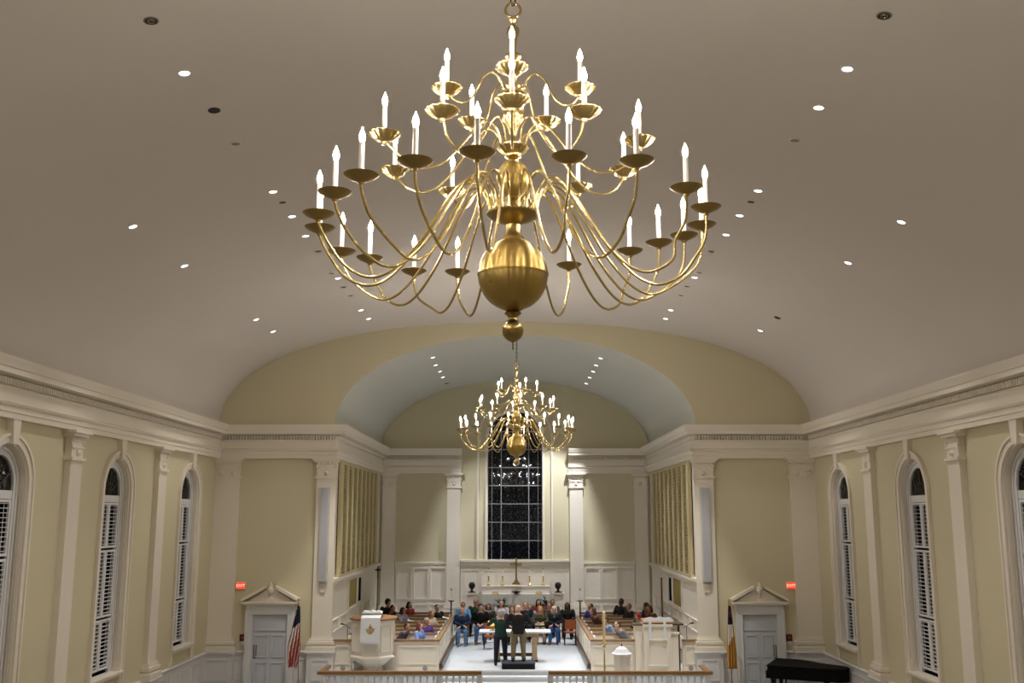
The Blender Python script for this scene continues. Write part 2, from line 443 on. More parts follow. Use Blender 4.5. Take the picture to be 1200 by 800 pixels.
# ------------------------------------------------------------------ pilasters (fluted capital band, base, pedestal)
def pilaster(name, cx, cy, w, d, nrm, zb=1.15, zped=0, ztop=ZA, ped=True, capd=.0, double=None):
    """w along the wall, d proud of it; nrm = inward direction"""
    root = empty(name, (cx, cy, zped), kind='structure')
    ax = abs(nrm[0]) > .5
    def bx(mb, hw, dd, z0, z1, n0=0):
        if ax:
            a, b = sorted((n0*nrm[0], dd*nrm[0])); mb.box(a, b, -hw, hw, z0-zped, z1-zped)
        else:
            a, b = sorted((n0*nrm[1], dd*nrm[1])); mb.box(-hw, hw, a, b, z0-zped, z1-zped)
    h = w/2
    m = MB(); bx(m, h, d, zb+.42, ztop-.62)
    m.build('shaft', TRIM, root, smooth=False)
    m = MB(); bx(m, h+.15, d+.13, zb, zb+.13); bx(m, h+.12, d+.1, zb+.13, zb+.17); bx(m, h+.07, d+.06, zb+.17, zb+.2); bx(m, h+.11, d+.1, zb+.2, zb+.29)
    bx(m, h+.06, d+.06, zb+.29, zb+.36); bx(m, h+.015, d+.018, zb+.36, zb+.42)
    m.build('base', TRIM, root, smooth=False)
    m = MB(); bx(m, h+.05, d+.05, ztop-.62, ztop-.56); bx(m, h, d, ztop-.58, ztop-.13)
    bx(m, h+.025, d+.025, ztop-.36, ztop-.33); bx(m, h+.08, d+.07, ztop-.13, ztop-.06); bx(m, h+.14, d+.13, ztop-.06, ztop-.002)
    # rosettes and scrolls on the face
    for u in ((-h*.5, h*.5) if w > .6 else (0,)):
        c = (d*nrm[0] if ax else u, u if ax else d*nrm[1], ztop-.46-zped)
        m.ball(c, .075, 10, 6)
    for q in range(7):
        u = -h+.04+q*(w-.08)/6; c = (d*nrm[0] if ax else u, u if ax else d*nrm[1], ztop-.16-zped); m.ball(c, .034, 8, 6)
    for sg in (-1, 1):
        for zz in (ztop-.24,):
            u = sg*(h-.02); c = (d*nrm[0] if ax else u, u if ax else d*nrm[1], zz-zped)
            m.torus(c, .05, .02, 'x' if ax else 'y', 14, 6); m.ball(c, .03, 8, 6)
    m.build('capital', TRIM, root)
    if ped:
        m = MB(); bx(m, h+.1, d+.1, zped+.2, zb-.1); bx(m, h+.15, d+.15, zped, zped+.2); bx(m, h+.13, d+.13, zb-.1, zb-.04); bx(m, h+.16, d+.16, zb-.04, zb)
        if not ax:
            yf = (d+.1)*nrm[1]; panel(m, 'x', yf, nrm[1], -h+.02, h-.02, .3, zb-.22-zped)
        else:
            xf = (d+.1)*nrm[0]; panel(m, 'y', xf, nrm[0], -h+.02, h-.02, .3, zb-.22-zped)
        m.build('pedestal', TRIM2, root, smooth=False)
    return root
n = 0
for s in (-1, 1):
    for y in (15.65, 20.75, 25.9):
        n += 1; pilaster('pilaster_%d' % n, s*NW, y, .56, .14, (-s, 0))
    n += 1; pilaster('pilaster_%d' % n, s*(NW-.375), Y1, .75, .14, (0, -1))       # broad corner pilaster on the front wall
    n += 1; pilaster('pilaster_%d' % n, s*5.88, Y1, .6, .13, (0, -1))
    n += 1; pilaster('pilaster_%d' % n, s*5.3, Y2, .56, .14, (0, -1), zb=1.2, zped=CF)
    n += 1; pilaster('pilaster_%d' % n, s*2.58, Y2, .56, .14, (0, -1), zb=1.2, zped=CF)

# ------------------------------------------------------------------ side windows
def arch_ring(mb, X, s, wy, r0, r1, x0, x1, zs, zb, N=20):
    a, b = sorted((x0, x1)); vs = []; fs = []
    pts = [(wy+1, zb)] 
    seq = [(1, 0, zb)] + [(math.cos(PI*i/N), math.sin(PI*i/N), None) for i in range(N+1)] + [(-1, 0, zb)]
    for c, sn, z in seq:
        for r in (r0, r1):
            zz = z if z is not None else zs + r*sn
            yy = wy + r*c
            vs += [(a, yy, zz), (b, yy, zz)]
    for i in range(len(seq)-1):
        q = 4*i
        for (u, v) in ((0, 1), (1, 3), (3, 2), (2, 0)): fs.append((q+u, q+v, q+4+v, q+4+u))
    fs.append((0, 1, 3, 2)); q = 4*(len(seq)-1); fs.append((q, q+1, q+3, q+2))
    mb.add(vs, fs)
def side_window(idx, s, wy):
    root = empty('window_%d' % idx, (0, 0, 0), kind='structure')
    X = s*NW; out = s
    m = MB(); arch_ring(m, X, s, wy, WR, WR+.16, X-out*.05, X+out*.0, WS, WB-.45); arch_ring(m, X, s, wy, WR+.12, WR+.17, X-out*.08, X-out*.05, WS, WB-.45)
    m.build('casing', TRIM, root)
    m = MB()       # keystone reaching up to the architrave
    t0, t1 = sorted((X, X-out*.12)); zt = WS+WR-.04
    m.prism([(wy-.09, zt), (wy+.09, zt), (wy+.15, ZA), (wy-.15, ZA)], t0, t1, 'yz'); m.build('keystone', TRIM, root, smooth=False)
    m = MB(); arch_ring(m, X, s, wy, WR-.03, WR, X, X+out*.2, WS, WB)     # panelled reveal
    for sd in (-1, 1):
        yy = wy+sd*(WR-.03); y0, y1 = sorted((yy, yy-sd*.015))
        for (za, zb) in ((1.75, 2.85), (2.95, 4.4), (4.5, 5.6)):
            a, b = sorted((X+out*.03, X+out*.11))
            m.box(a, b, y0, y1, za, za+.03); m.box(a, b, y0, y1, zb-.03, zb); m.box(a, a+.02, y0, y1, za+.04, zb-.04); m.box(b-.02, b, y0, y1, za+.04, zb-.04)
    m.build('reveal', TRIM, root)
    m = MB(); t0, t1 = sorted((X+out*.2, X-out*.12)); m.box(t0, t1, wy-WR-.08, wy+WR+.08, WB-.05, WB)
    t0, t1 = sorted((X, X-out*.09)); m.box(t0, t1, wy-WR-.03, wy+WR+.03, WB-.1, WB-.05); m.build('sill', TRIM, root, smooth=False)
    m = MB(); panel(m, 'y', X, -out, wy-WR, wy+WR, 1.17, WB-.11, t=.03, w=.05); m.build('apron', WALL, root)
    # inner frame, shutters and the fanlight
    f0 = X+out*.15; f1 = X+out*.19; a, b = sorted((f0, f1))
    ri = WR-.03
    m = MB(); arch_ring(m, X, s, wy, ri-.19, ri, f0, f1, WS, WB); arch_ring(m, X, s, wy, ri-.09, ri-.05, f0-out*.03, f0, WS, WB); arch_ring(m, X, s, wy, ri-.20, ri-.16, f0-out*.02, f0, WS, WB); m.box(a, b, wy-ri+.18, wy+ri-.18, 5.50, 5.66); m.build('frame', TRIM2, root)
    m = MB(); rg = ri-.19
    pts = [(wy+rg, 5.66), (wy+rg, WS)] + [(wy+rg*math.cos(PI*i/20), WS+rg*math.sin(PI*i/20)) for i in range(1, 20)] + [(wy-rg, WS), (wy-rg, 5.66)]
    c0, c1 = sorted((f1-out*.01, f1)); m.prism(pts, c0, c1, 'yz'); fan = m.build('fanlight_glass', [GLASS], root, smooth=False)
    m = MB(); c = X+out*.17
    for an in (30, 60, 90, 120, 150):
        t = math.radians(an); m.tube([(c, wy+.08*math.cos(t), 5.70+.08*math.sin(t)), (c, wy+rg*math.cos(t), WS+rg*math.sin(t)-.02)], .009, 6)
    m.tube([(c, wy+.26*math.cos(PI*i/12), 5.68+.26*math.sin(PI*i/12)) for i in range(13)], .009, 6)
    m.build('fanlight_bars', mat('lead_grey', (70, 68, 64), .6), root)
    for half in (-1, 1):
        for (za, zb) in ((1.70, 2.83), (2.88, 4.40), (4.45, 5.49)):
            y0, y1 = sorted((wy+half*.01, wy+half*(rg)))
            st = .06
            m = MB(); m.box(a, b, y0, y0+st, za, zb); m.box(a, b, y1-st, y1, za, zb); m.box(a, b, y0+st, y1-st, za, za+.05); m.box(a, b, y0+st, y1-st, zb-.05, zb)
            sh = m.build('shutter', TRIM2, root, smooth=False)
            m = MB(); z = za+.085
            while z < zb-.07:
                # half-open louvre, tilted
                p = [(a, z+.006), (a, z+.011), (b, z+.003), (b, z-.003)]
                if s > 0: p = [(b, z+.006), (b, z+.011), (a, z+.003), (a, z-.003)]
                m.prism([(q[0], q[1]) for q in p], y0+st, y1-st, 'xz'); z += .088
            m.build('louvres', TRIM2, sh, smooth=False)
            m = MB(); xr = f0 - out*.004; r0, r1 = sorted((xr, xr-out*.006)); ym = (y0+y1)/2; m.box(r0, r1, ym-.006, ym+.006, za+.06, zb-.06); m.build('tilt_rod', TRIM2, sh, smooth=False)
    # outer sash and night-dark pane
    m = MB(); o0, o1 = sorted((X+out*.30, X+out*.31)); m.box(o0, o1, wy-ri, wy+ri, WB, 5.60); m.build('pane', GLASS, root, smooth=False)
    m = MB(); o0, o1 = sorted((X+out*.2, X+out*.30)); arch_ring(m, X, s, wy, ri, ri+.06, o0, o1, WS, WB); m.build('outer_frame', TRIM2, root)
k = 0
for s in (-1, 1):
    for wy in WY: k += 1; side_window(k, s, wy)

# altar window
root = empty('window_7', (0, 0, 0), kind='structure')
m = MB()
def ring2(mb, r0, r1, ya, yb, zs, zb, N=28):
    vs = []; fs = []
    seq = [(1, 0, zb)] + [(math.cos(PI*i/N), math.sin(PI*i/N), None) for i in range(N+1)] + [(-1, 0, zb)]
    for c, sn, z in seq:
        for r in (r0, r1):
            zz = z if z is not None else zs+r*sn
            vs += [(r*c, ya, zz), (r*c, yb, zz)]
    for i in range(len(seq)-1):
        q = 4*i
        for (u, v) in ((0, 1), (1, 3), (3, 2), (2, 0)): fs.append((q+u, q+v, q+4+v, q+4+u))
    fs.append((0, 1, 3, 2)); q = 4*(len(seq)-1); fs.append((q, q+1, q+3, q+2))
    mb.add(vs, fs)
ring2(m, AW, AW+.08, Y2-.05, Y2, AS, AB); ring2(m, AW+.36, AW+.43, Y2-.06, Y2, AS, AB)
m.build('casing', TRIM, root)
m = MB(); ring2(m, AW-.02, AW, Y2, Y2+.3, AS, AB); m.box(-AW, AW, Y2, Y2+.3, AB-.05, AB); m.build('reveal', TRIM, root)
m = MB(); SILV = mat('window_bar_grey', (128, 128, 132), .6)
yb = Y2+.2
for x in (-.585, .585): m.box(x-.018, x+.018, yb, yb+.04, AB, AS+math.sqrt(AW**2-x*x))
for x in (-.98, .98): m.box(x-.009, x+.009, yb, yb+.03, AB, AS+math.sqrt(AW**2-x*x))
z = AB+.765
while z < AS+.9:
    hw = AW if z < AS else math.sqrt(AW**2-(z-AS)**2)
    m.box(-hw, hw, yb-.004, yb+.036, z-.018, z+.018); z += .765
m.build('bars', SILV, root, smooth=False)
m = MB(); pts = [(AW, AB)] + [(AW*math.cos(PI*i/28), AS+AW*math.sin(PI*i/28)) for i in range(29)] + [(-AW, AB)]
m.prism(pts, Y2+.24, Y2+.25, 'xz'); m.build('pane', GLASS, root, smooth=False)
# snow-flecked shrubbery in the dark outside, lit by an added, unseen lamp
m = MB()
for i in range(12000):
    z = 1.2 + random.random()**1.35*7.2
    if z > 5.9 and random.random() < .8: continue
    x = random.uniform(-2.6, 2.6); y = 43.3 + random.random()*1.6
    r = random.uniform(.008, .024) * (1.5 if random.random() < .08 else 1)
    c = Vector((x, y, z)); d = Vector((random.uniform(-1, 1), random.uniform(-.7, .7), random.uniform(-1, 1))).normalized(); e = d.orthogonal().normalized()
    e2 = d.cross(e)
    m.add([c-d*r*1.6, c+e*r*.6-e2*.1*r, c+d*r*1.6, c-e*r*.6], [(0, 1, 2, 3)])
o = m.build('winter_foliage', mat('frosted_leaf', (176, 180, 190), .7, var=.5, scale=1.2), smooth=False, fix=False)
tag(o, 'pale frosted twigs and leaves in the dark outside the altar window', 'foliage', kind='stuff')
m = MB()
for i in range(26):
    x = random.uniform(-2.4, 2.4); y = random.uniform(43.5, 44.8); z = -.12; pts = [(x, y, z)]
    while z < 7.5:
        z += .5; x += random.uniform(-.18, .18); pts.append((x, y, z))
    m.tube(pts, [.03*(1-i_/len(pts))+.004 for i_ in range(len(pts))], 5)
o = m.build('bare_branches', mat('bark', (50, 44, 40), .9)); tag(o, 'dark bare branches standing outside the altar window', 'branches', kind='stuff')
m = MB(); m.box(-8, 8, 42.4, 47, -.3, -.1); struct('garden_ground', m, mat('night_grass', (40, 46, 34), 1))
gl = empty('garden_lamp', (0, 43.0, -.1), 0, 'small garden lamp on the ground outside the altar window', 'lamp')  # helper lamp added below the sill, out of view, to brighten the leaves
m = MB(); m.lathe([(.05, 0), (.05, .5), (.09, .52)], 12); m.build('post', IRON, gl); m = MB(); m.ball((0, 0, .58), .06); m.build('globe', MATS['lamp_globe'], gl)
light('garden_lamp_light', 'POINT', (0, 0, .72), 70, (.85, .9, 1), gl, shadow_soft_size=.1)

# ------------------------------------------------------------------ doors with pediments
def door(idx, s):
    root = empty('door_%d' % idx, (s*DX, Y1, 0), kind='structure')
    m = MB(); W = .53; HT = 2.22
    m.box(-W, W, -.05, -.0, 0, HT)
    m.build('door_leaf', DOORM, root, smooth=False)
    m = MB()
    for (x0, x1) in ((-.44, -.06), (.06, .44)):
        for (z0, z1) in ((.22, .82), (.96, 1.62)):
            panel(m, 'x', -.05, -1, x0, x1, z0, z1, t=.02, w=.03); m.box(x0+.08, x1-.08, -.062, -.05, z0+.08, z1-.08)
    panel(m, 'x', -.05, -1, -.5, .5, 1.74, 2.19, t=.02, w=.03)
    m.build('door_panels', DOORM, root, smooth=False)
    m = MB(); x = -s*(-.42) if s < 0 else .42
    x = -.43 if s < 0 else .43
    m.box(x-.045, x+.045, -.062, -.05, .93, 1.33); m.build('push_plate', mat('antique_bronze', (84, 62, 38), .6), root, smooth=False)
    m = MB()
    for sg in (-1, 1):
        a, b = sorted((sg*W, sg*(W+.2))); m.box(a, b, -.12, 0, 0, HT+.14)
        a, b = sorted((sg*(W+.14), sg*(W+.22))); m.box(a, b, -.15, -.12, 0, HT+.14)
    m.box(-W, W, -.12, 0, HT, HT+.14); m.box(-W-.2, W+.2, -.13, 0, HT+.14, HT+.28)
    m.build('door_casing', TRIM2, root, smooth=False)
    m = MB(); zb = HT+.28; hw = .86
    m.box(-hw+.04, hw-.04, -.2, 0, zb, zb+.05); m.box(-hw, hw, -.25, 0, zb+.05, zb+.11)
    apex = zb+.56; t = .07
    for sg in (-1, 1):
        m.prism([(sg*hw, zb+.11), (sg*.16, apex-.07), (sg*.16, apex-.07+.09), (sg*(hw+.02), zb+.11+.09*0.9)], -.25, 0)
    m.prism([(-.7, zb+.11), (.7, zb+.11), (.14, apex-.12), (-.14, apex-.12)], -.1, 0)
    m.build('pediment', TRIM, root, smooth=False)
    m = MB(); m.box(-.11, .11, -.22, -.0, zb+.11, zb+.22)
    m.lathe([(.04, .22), (.06, .24), (.03, .28), (.035, .30), (.09, .38), (.105, .45), (.09, .53), (.05, .57), (.06, .59), (.03, .64), (.02, .68), (.0, .70)], 16, (0, -.13, zb))
    m.build('urn', TRIM, root)
door(1, -1); door(2, 1)
# exit signs
for s, px in ((-1, 282), (1, 927)):
    p = atY(px, 686, Y1-.06)
    r = empty('exit_sign', (p.x, Y1, p.z), 0, 'lit red EXIT sign on the front wall above the %s door' % ('left' if s < 0 else 'right'), 'exit sign')
    m = MB(); m.box(-.14, .14, -.06, 0, -.105, .105); m.build('housing', TRIM, r, smooth=False)
    m = MB(); m.box(-.128, .128, -.068, -.06, -.093, .093); m.build('sign_face', EXITR, r, smooth=False)
    cu = bpy.data.curves.new('exit_text', 'FONT'); cu.body = 'EXIT'; cu.size = .13; cu.align_x = 'CENTER'; cu.align_y = 'CENTER'; cu.extrude = .002
    t_ = bpy.data.objects.new('tmp', cu); col.objects.link(t_); bpy.context.view_layer.update()
    me = bpy.data.meshes.new_from_object(t_.evaluated_get(bpy.context.evaluated_depsgraph_get())); bpy.data.objects.remove(t_)
    me.materials.clear(); me.materials.append(EXITW)
    l_ = bpy.data.objects.new('lettering', me); col.objects.link(l_); l_.parent = r; l_.location = (0, -.071, 0); l_.rotation_euler = (PI/2, 0, 0)
    # alarm
    p = atY(284.6 if s < 0 else 924.6, 747, Y1-.05)
    r = empty('fire_alarm', (p.x, Y1, p.z), 0, 'dark red fire alarm with white strobe on wall beside the %s door' % ('left' if s < 0 else 'right'), 'fire alarm')
    m = MB(); m.box(-.1, .1, -.055, 0, -.1, .1); m.build('alarm_box', ALARM, r, smooth=False)
    m = MB(); m.ball((0, -.055, .0), .035, 12, 8); m.build('alarm_dome', mat('alarm_dome', (150, 110, 104), .3), r)
    m = MB(); m.box(-.05, .05, -.05, 0, -.2, -.1); m.build('strobe', TRIM2, r, smooth=False)

# ------------------------------------------------------------------ organ grilles on the chancel sides
for s, nm in ((-1, 'left'), (1, 'right')):
    r = empty('organ_grille', (s*CWH, 31.9, 3.28), 0, 'tall tan organ grille of eight slatted bays on the %s chancel wall' % nm, 'organ grille')
    Hh = 3.55; L = 8.35; nb = 8; sw = .36
    m = MB(); a, b = sorted((0, -s*.03)); m.box(a, b, 0, L, 0, Hh); m.build('backing', TAND, r, smooth=False)
    m = MB(); a, b = sorted((0, -s*.14)); m.box(a, b, -.08, L+.08, Hh, Hh+.1); m.box(a, b, -.08, L+.08, -.02, .06)
    for k in range(nb+1): yy = k*(L-sw)/nb; m.box(a, b, yy, yy+sw, .06, Hh)
    m.build('frame', TAN, r, smooth=False)
    bw = (L-sw)/nb-sw
    for k in range(nb):
        m = MB(); yy = k*(L-sw)/nb+sw; z = .1
        while z < Hh-.06:
            a, b = sorted((-s*.035, -s*.09)); m.box(a, b, yy, yy+bw, z, z+.05); z += .11
        m.box(*sorted((-s*.04, -s*.1)), yy+bw/2-.025, yy+bw/2+.025, .06, Hh)
        m.build('slats', SLAT, r, smooth=False)

# speaker columns on the front pilasters
for s, px in ((-1, 381.5), (1, 827.5)):
    a = atY(px, 571, Y1-.2); b = atY(px, 682, Y1-.2)
    r = empty('column_speaker', (s*5.88, Y1-.13, b.z), 0, 'tall pale grey column loudspeaker on pilaster beside the %s' % ('pulpit' if s < 0 else 'lectern'), 'loudspeaker')
    hh = a.z-b.z; m = MB(); m.box(-.13, .13, -.14, 0, 0, hh); m.build('cabinet', GREYM, r, smooth=False)
    m = MB(); m.box(-.105, .105, -.155, -.14, .03, hh-.03); m.build('grille', mat('speaker_mesh', (178, 178, 184), .7, bump=.4, scale=150), r, smooth=False)
    m = MB(); m.box(-.07, .07, -.05, 0, -.3, -.06); m.build('bracket', TRIM, r, smooth=False)

# ------------------------------------------------------------------ communion rail
for s, nm in ((-1, 'left'), (1, 'right')):
    r = empty('communion_rail', (0, 28.9, .13), 0, 'white balustrade with oak handrail, %s half in front of the %s' % (nm, 'pulpit' if s < 0 else 'lectern'), 'railing')
    xo = s*5.5; xi = s*.94; ht = .72
    m = MB(); a, b = sorted((xi, s*(5.5+.07)))
    m.box(a, b, -.09, .09, ht-.06, ht); m.box(a, b, -.07, .07, ht, ht+.018)
    a, b = sorted((s*(5.5-.07), s*(5.5+.07))); m.box(a, b, .09, 1.33, ht-.06, ht)
    m.build('handrail', OAK, r, smooth=False)
    m = MB(); a, b = sorted((xi, xo)); m.box(a, b, -.05, .05, .0, .09); m.box(a, b, -.045, .045, ht-.12, ht-.06)
    a, b = sorted((xo-.05, xo+.05)); m.box(a, b, .05, 1.3, 0, .09); m.box(a, b, .05, 1.3, ht-.12, ht-.06); m.build('rails', TRIM2, r, smooth=False)
    L = 5.5-.94; np_ = 4
    for k in range(np_+1):
        x = s*(.94+.06 + k*(L-.12)/np_); m = MB(); m.box(x-.075, x+.075, -.075, .075, 0, ht-.06); m.box(x-.045, x+.045, -.085, -.075, .12, ht-.16)
        m.build('post', TRIM2, r, smooth=False)
        if k < np_:
            for j in range(1, 6):
                xx = x + s*(j)*(L-.12)/np_/6
                m = MB(); m.lathe([(.035, .09), (.035, .14), (.022, .16), (.045, .26), (.03, .36), (.018, .44), (.026, .5), (.02, .52), (.035, .54), (.035, .6)], 10, (xx, 0, 0)); m.build('baluster', TRIM2, r)
    for j in range(1, 7):
        m = MB(); m.lathe([(.035, .09), (.035, .14), (.022, .16), (.045, .26), (.03, .36), (.018, .44), (.026, .5), (.02, .52), (.035, .54), (.035, .6)], 10, (xo, j*.19, 0)); m.build('baluster', TRIM2, r)

# ------------------------------------------------------------------ choir parapets
def parapet_front(x0, x1, label):
    r = empty('choir_parapet', ((x0+x1)/2, 31.0, CF), 0, label, 'parapet'); h = (x1-x0)/2
    m = MB(); m.box(-h, h, -.05, .05, 0, .88); m.box(-h, h, -.08, -.05, 0, .14); panel(m, 'x', -.05, -1, -h+.09, h-.09, .2, .76, t=.03, w=.045)
    m.build('panelling', TRIM, r, smooth=False)
    m = MB(); m.box(-h, h, -.1, .08, .88, .93); m.build('cap', OAK, r, smooth=False)
    return r
parapet_front(-5.6, -4.93, 'short white choir parapet with oak cap between left pilaster and pulpit')
pl = parapet_front(-3.68, -2.3, 'white choir parapet with oak cap right of the pulpit')
pr1 = parapet_front(2.3, 3.66, 'white choir parapet with oak cap behind the font')
parapet_front(5.08, 5.6, 'short white choir parapet with oak cap between lectern and right pilaster')
for (x, lab) in ((-5.2, 'round grey floor-level vent on parapet left of the pulpit'), (-2.72, 'round grey floor-level vent on parapet right of the pulpit'), (5.32, 'round grey floor-level vent on parapet right of the lectern')):
    r = MB(); r.M = Matrix.Rotation(PI/2, 4, 'X'); r.lathe([(.07, 0), (.075, .012), (.05, .016), (.0, .016)], 20)
    o = r.build('round_vent', DISC); o.location = (x, 30.93, CF+.10); tag(o, lab, 'vent')
for s, nm in ((-1, 'left'), (1, 'right')):
    r = empty('choir_screen', (s*2.35, 31.1, CF), 0, 'long low white screen with oak cap along the %s side of the aisle' % nm, 'screen')
    m = MB(); m.box(-.04, .04, 0, 7.4, 0, .86)
    for k in range(7): panel(m, 'y', -s*.04, -s, .1+k*1.04, .1+k*1.04+.9, .3, .78, t=.02, w=.03)
    m.build('panelling', TRIM, r, smooth=False)
    m = MB(); m.box(-.055, .055, 0, 7.4, .86, .91); m.build('cap', OAK, r, smooth=False)
    m = MB(); a, b = sorted((-s*.04, -s*.13)); m.box(a, b, .0, 7.4, .1, .19); m.box(*sorted((-s*.02, -s*.16)), -.12, .0, .08, .22); m.build('kerb_rail', OAKD, r, smooth=False)

# choir pews run across each side of the choir, facing the conductor
PEWY = [33.0, 34.15, 35.3, 36.45, 37.6, 38.75, 39.9]
ORD = ('nearest the camera', 'second from the front', 'third from the front', 'fourth from the front', 'fifth from the front', 'sixth from the front', 'farthest back')
for sg, nm in ((-1, 'left'), (1, 'right')):
    for k, y in enumerate(PEWY):
        r = empty('choir_pew', (sg*3.95, y, CF), 0, 'white choir pew with oak cap in the %s choir, %s' % (nm, ORD[k]), 'pew', 'choir pews'); h = 1.42
        m = MB(); m.box(-h+.04, h-.04, -.44, 0, .40, .45); m.build('seat', OAK, r, smooth=False)
        m = MB(); m.box(-h+.04, h-.04, 0, .05, .1, .84); m.build('backrest', TRIM, r, smooth=False)
        m = MB(); m.box(-h, h, -.03, .1, .84, .89); m.build('cap', OAK, r, smooth=False)
        for xx in (-h, h-.04):
            m = MB(); m.box(xx, xx+.04, -.48, .05, 0, .82); m.build('end_panel', TRIM, r, smooth=False)

# ------------------------------------------------------------------ pulpit
r = empty('pulpit', (-4.3, 30.95, CF), 0, 'white octagonal pulpit with panelled sides and oak rim left of the aisle', 'pulpit')
def octo(mb, prof, rot=PI/8, n=8):
    mb.M = Matrix.Rotation(rot, 4, 'Z'); mb.lathe(prof, n); mb.M = None
R8 = .66
m = MB(); octo(m, [(.3, 0), (.3, .1), (.28, .14), (.36, .2), (.52, .32), (.62, .42), (.62, .44)]); m.build('stem', TRIM, r, smooth=False)
m = MB(); m.box(-.63, .63, .3, .36, 0, .6); m.build('plinth', TRIM, r, smooth=False)
m = MB(); octo(m, [(.60, .43), (R8+.06, .44), (R8+.06, .48), (R8, .52), (R8, 1.46), (R8+.03, 1.48), (R8+.03, 1.54)]); m.build('body', TRIM, r, smooth=False)
m = MB()
for k in range(8):
    m.M = Matrix.Rotation(k*PI/4, 4, 'Z'); ap = R8*math.cos(PI/8)
    panel(m, 'x', -ap, -1, -.2, .2, .62, 1.36, t=.025, w=.035)
m.build('panels', TRIM, r, smooth=False)
m = MB(); octo(m, [(R8+.08, 1.54), (R8+.09, 1.56), (R8+.09, 1.59), (R8+.04, 1.61), (R8-.05, 1.61)]); m.build('rim', OAK, r, smooth=False)
m = MB(); m.prism([(-.62, 1.61), (-.2, 1.61), (-.2, 1.72), (-.62, 1.66)], -.3, .3, 'yz'); m.build('book_desk', OAK, r, smooth=False)
# the fall of white cloth with its gold emblem
pc = empty('pulpit_cloth', (-4.3, 30.95, CF), 0, 'white pulpit cloth with gold cross-and-crown emblem hanging down the pulpit front', 'cloth')
m = MB(); ya = -R8*math.cos(PI/8)-.13
pts = [(ya-.015, .94), (ya-.015, 1.64), (-.55, 1.70), (-.2, 1.79), (-.2, 1.77), (-.55, 1.68), (ya, 1.62), (ya, .94)]
m.prism(pts, -.29, .29, 'yz'); m.build('fall', CLOTH, pc, smooth=False)
m = MB()
for k in range(29): m.box(-.285+k*.02, -.285+k*.02+.012, ya-.016, ya-.004, .89, .94)
m.build('fringe', CLOTH, pc, smooth=False)
m = MB(); z0 = 1.31; yy = ya-.022
m.M = Matrix.Translation((0, yy, z0))
m.tube([(-.12, 0, .02), (-.08, 0, -.07), (0, 0, -.13), (.08, 0, -.07), (.12, 0, .02)], .012, 6); m.tube([(-.12, 0, .02), (-.06, 0, -.01), (0, 0, .05), (.06, 0, -.01), (.12, 0, .02)], .012, 6)
m.box(-.013, .013, -.006, .004, -.12, .16); m.box(-.06, .06, -.006, .004, .06, .085); m.tube([(-.07, 0, .0), (0, 0, -.1), (.07, 0, .0)], .014, 6)
m.M = None; m.build('emblem', GOLDT, pc)
m = MB(); m.prism([(-.3, 1.75), (-.24, 1.82), (-.08, 1.80), (0, 1.84), (.08, 1.80), (.24, 1.82), (.3, 1.75)], -.55, -.3, 'xz'); m.build('open_bible', PAPER, pc, smooth=False)

# lectern right
r = empty('lectern', (4.36, 30.9, CF), 0, 'white stepped lectern with front panel right of the aisle', 'lectern')
m = MB(); m.box(-.52, .38, -.35, .35, 0, .08); m.box(-.48, .34, -.32, .35, .08, 1.34); m.box(-.72, -.48, -.1, .35, 0, 1.3); m.box(.34, .56, -.25, .35, 0, 1.12); m.box(-.5, .38, -.35, .35, 1.34, 1.42)
m.box(.34, .59, -.28, .35, 1.12, 1.17); m.box(-.75, -.48, -.13, .35, 1.3, 1.36)
panel(m, 'x', -.32, -1, -.38, .24, .2, .98, t=.035, w=.04); m.build('body', TRIM, r, smooth=False)
m = MB(); m.box(-.78, -.5, -.16, .37, 1.36, 1.40); m.build('side_cap', OAKD, r, smooth=False)
m = MB(); m.box(.4, .75, -.1, .37, 1.36, 1.41); m.box(.6, .66, .1, .16, 0, 1.36); m.build('side_table', OAKD, r, smooth=False)
m = MB(); m.prism([(-.3, 1.42), (.3, 1.5), (.3, 1.54), (-.33, 1.45)], -.5, .38, 'yz'); m.build('book_desk', OAK, r, smooth=False)
r = empty('lectern_cloth', (4.36, 30.9, CF), 0, 'white cloth with scalloped edge and two hanging ribbons over the lectern', 'cloth')
m = MB(); m.prism([(-.5, 1.50), (-.42, 1.60), (-.28, 1.63), (-.12, 1.60), (.02, 1.64), (.16, 1.60), (.3, 1.63), (.38, 1.58), (.42, 1.50)], -.36, -.3, 'xz'); m.build('scalloped_top', CLOTH, r, smooth=False)
for x in (-.3, .14):
    m = MB(); m.box(x-.04, x+.04, -.366, -.36, .94, 1.52); m.build('ribbon', CLOTH, r, smooth=False)
    m = MB(); m.box(x-.04, x+.04, -.369, -.362, .86, .96); m.build('ribbon_end', mat('ribbon_gold', (206, 192, 150), .7), r, smooth=False)

# baptismal font
p = atZ(728, 800, .13)
p = atY(728.5, 754, 29.75); fz = p.z-.13
r = empty('baptismal_font', (p.x, 29.75, .13), 0, 'white octagonal baptismal font with domed lid in front of right parapet', 'font')
m = MB(); octo(m, [(.24, 0), (.24, .06), (.12, .12), (.10, fz-.86), (.17, fz-.8), (.24, fz-.76), (.25, fz-.34), (.27, fz-.32), (.27, fz-.30)]); m.build('basin', TRIM, r, smooth=False)
m = MB(); octo(m, [(.31, fz-.30), (.31, fz-.27), (.25, fz-.24), (.20, fz-.18), (.18, fz-.15), (.09, fz-.09), (.03, fz-.07)]); m.build('lid', CLOTH, r, smooth=False)
m = MB(); m.lathe([(.02, fz-.07), (.03, fz-.05), (.012, fz-.03), (.02, fz-.01), (0, fz+.01)], 12); m.build('finial', BRONZE, r)
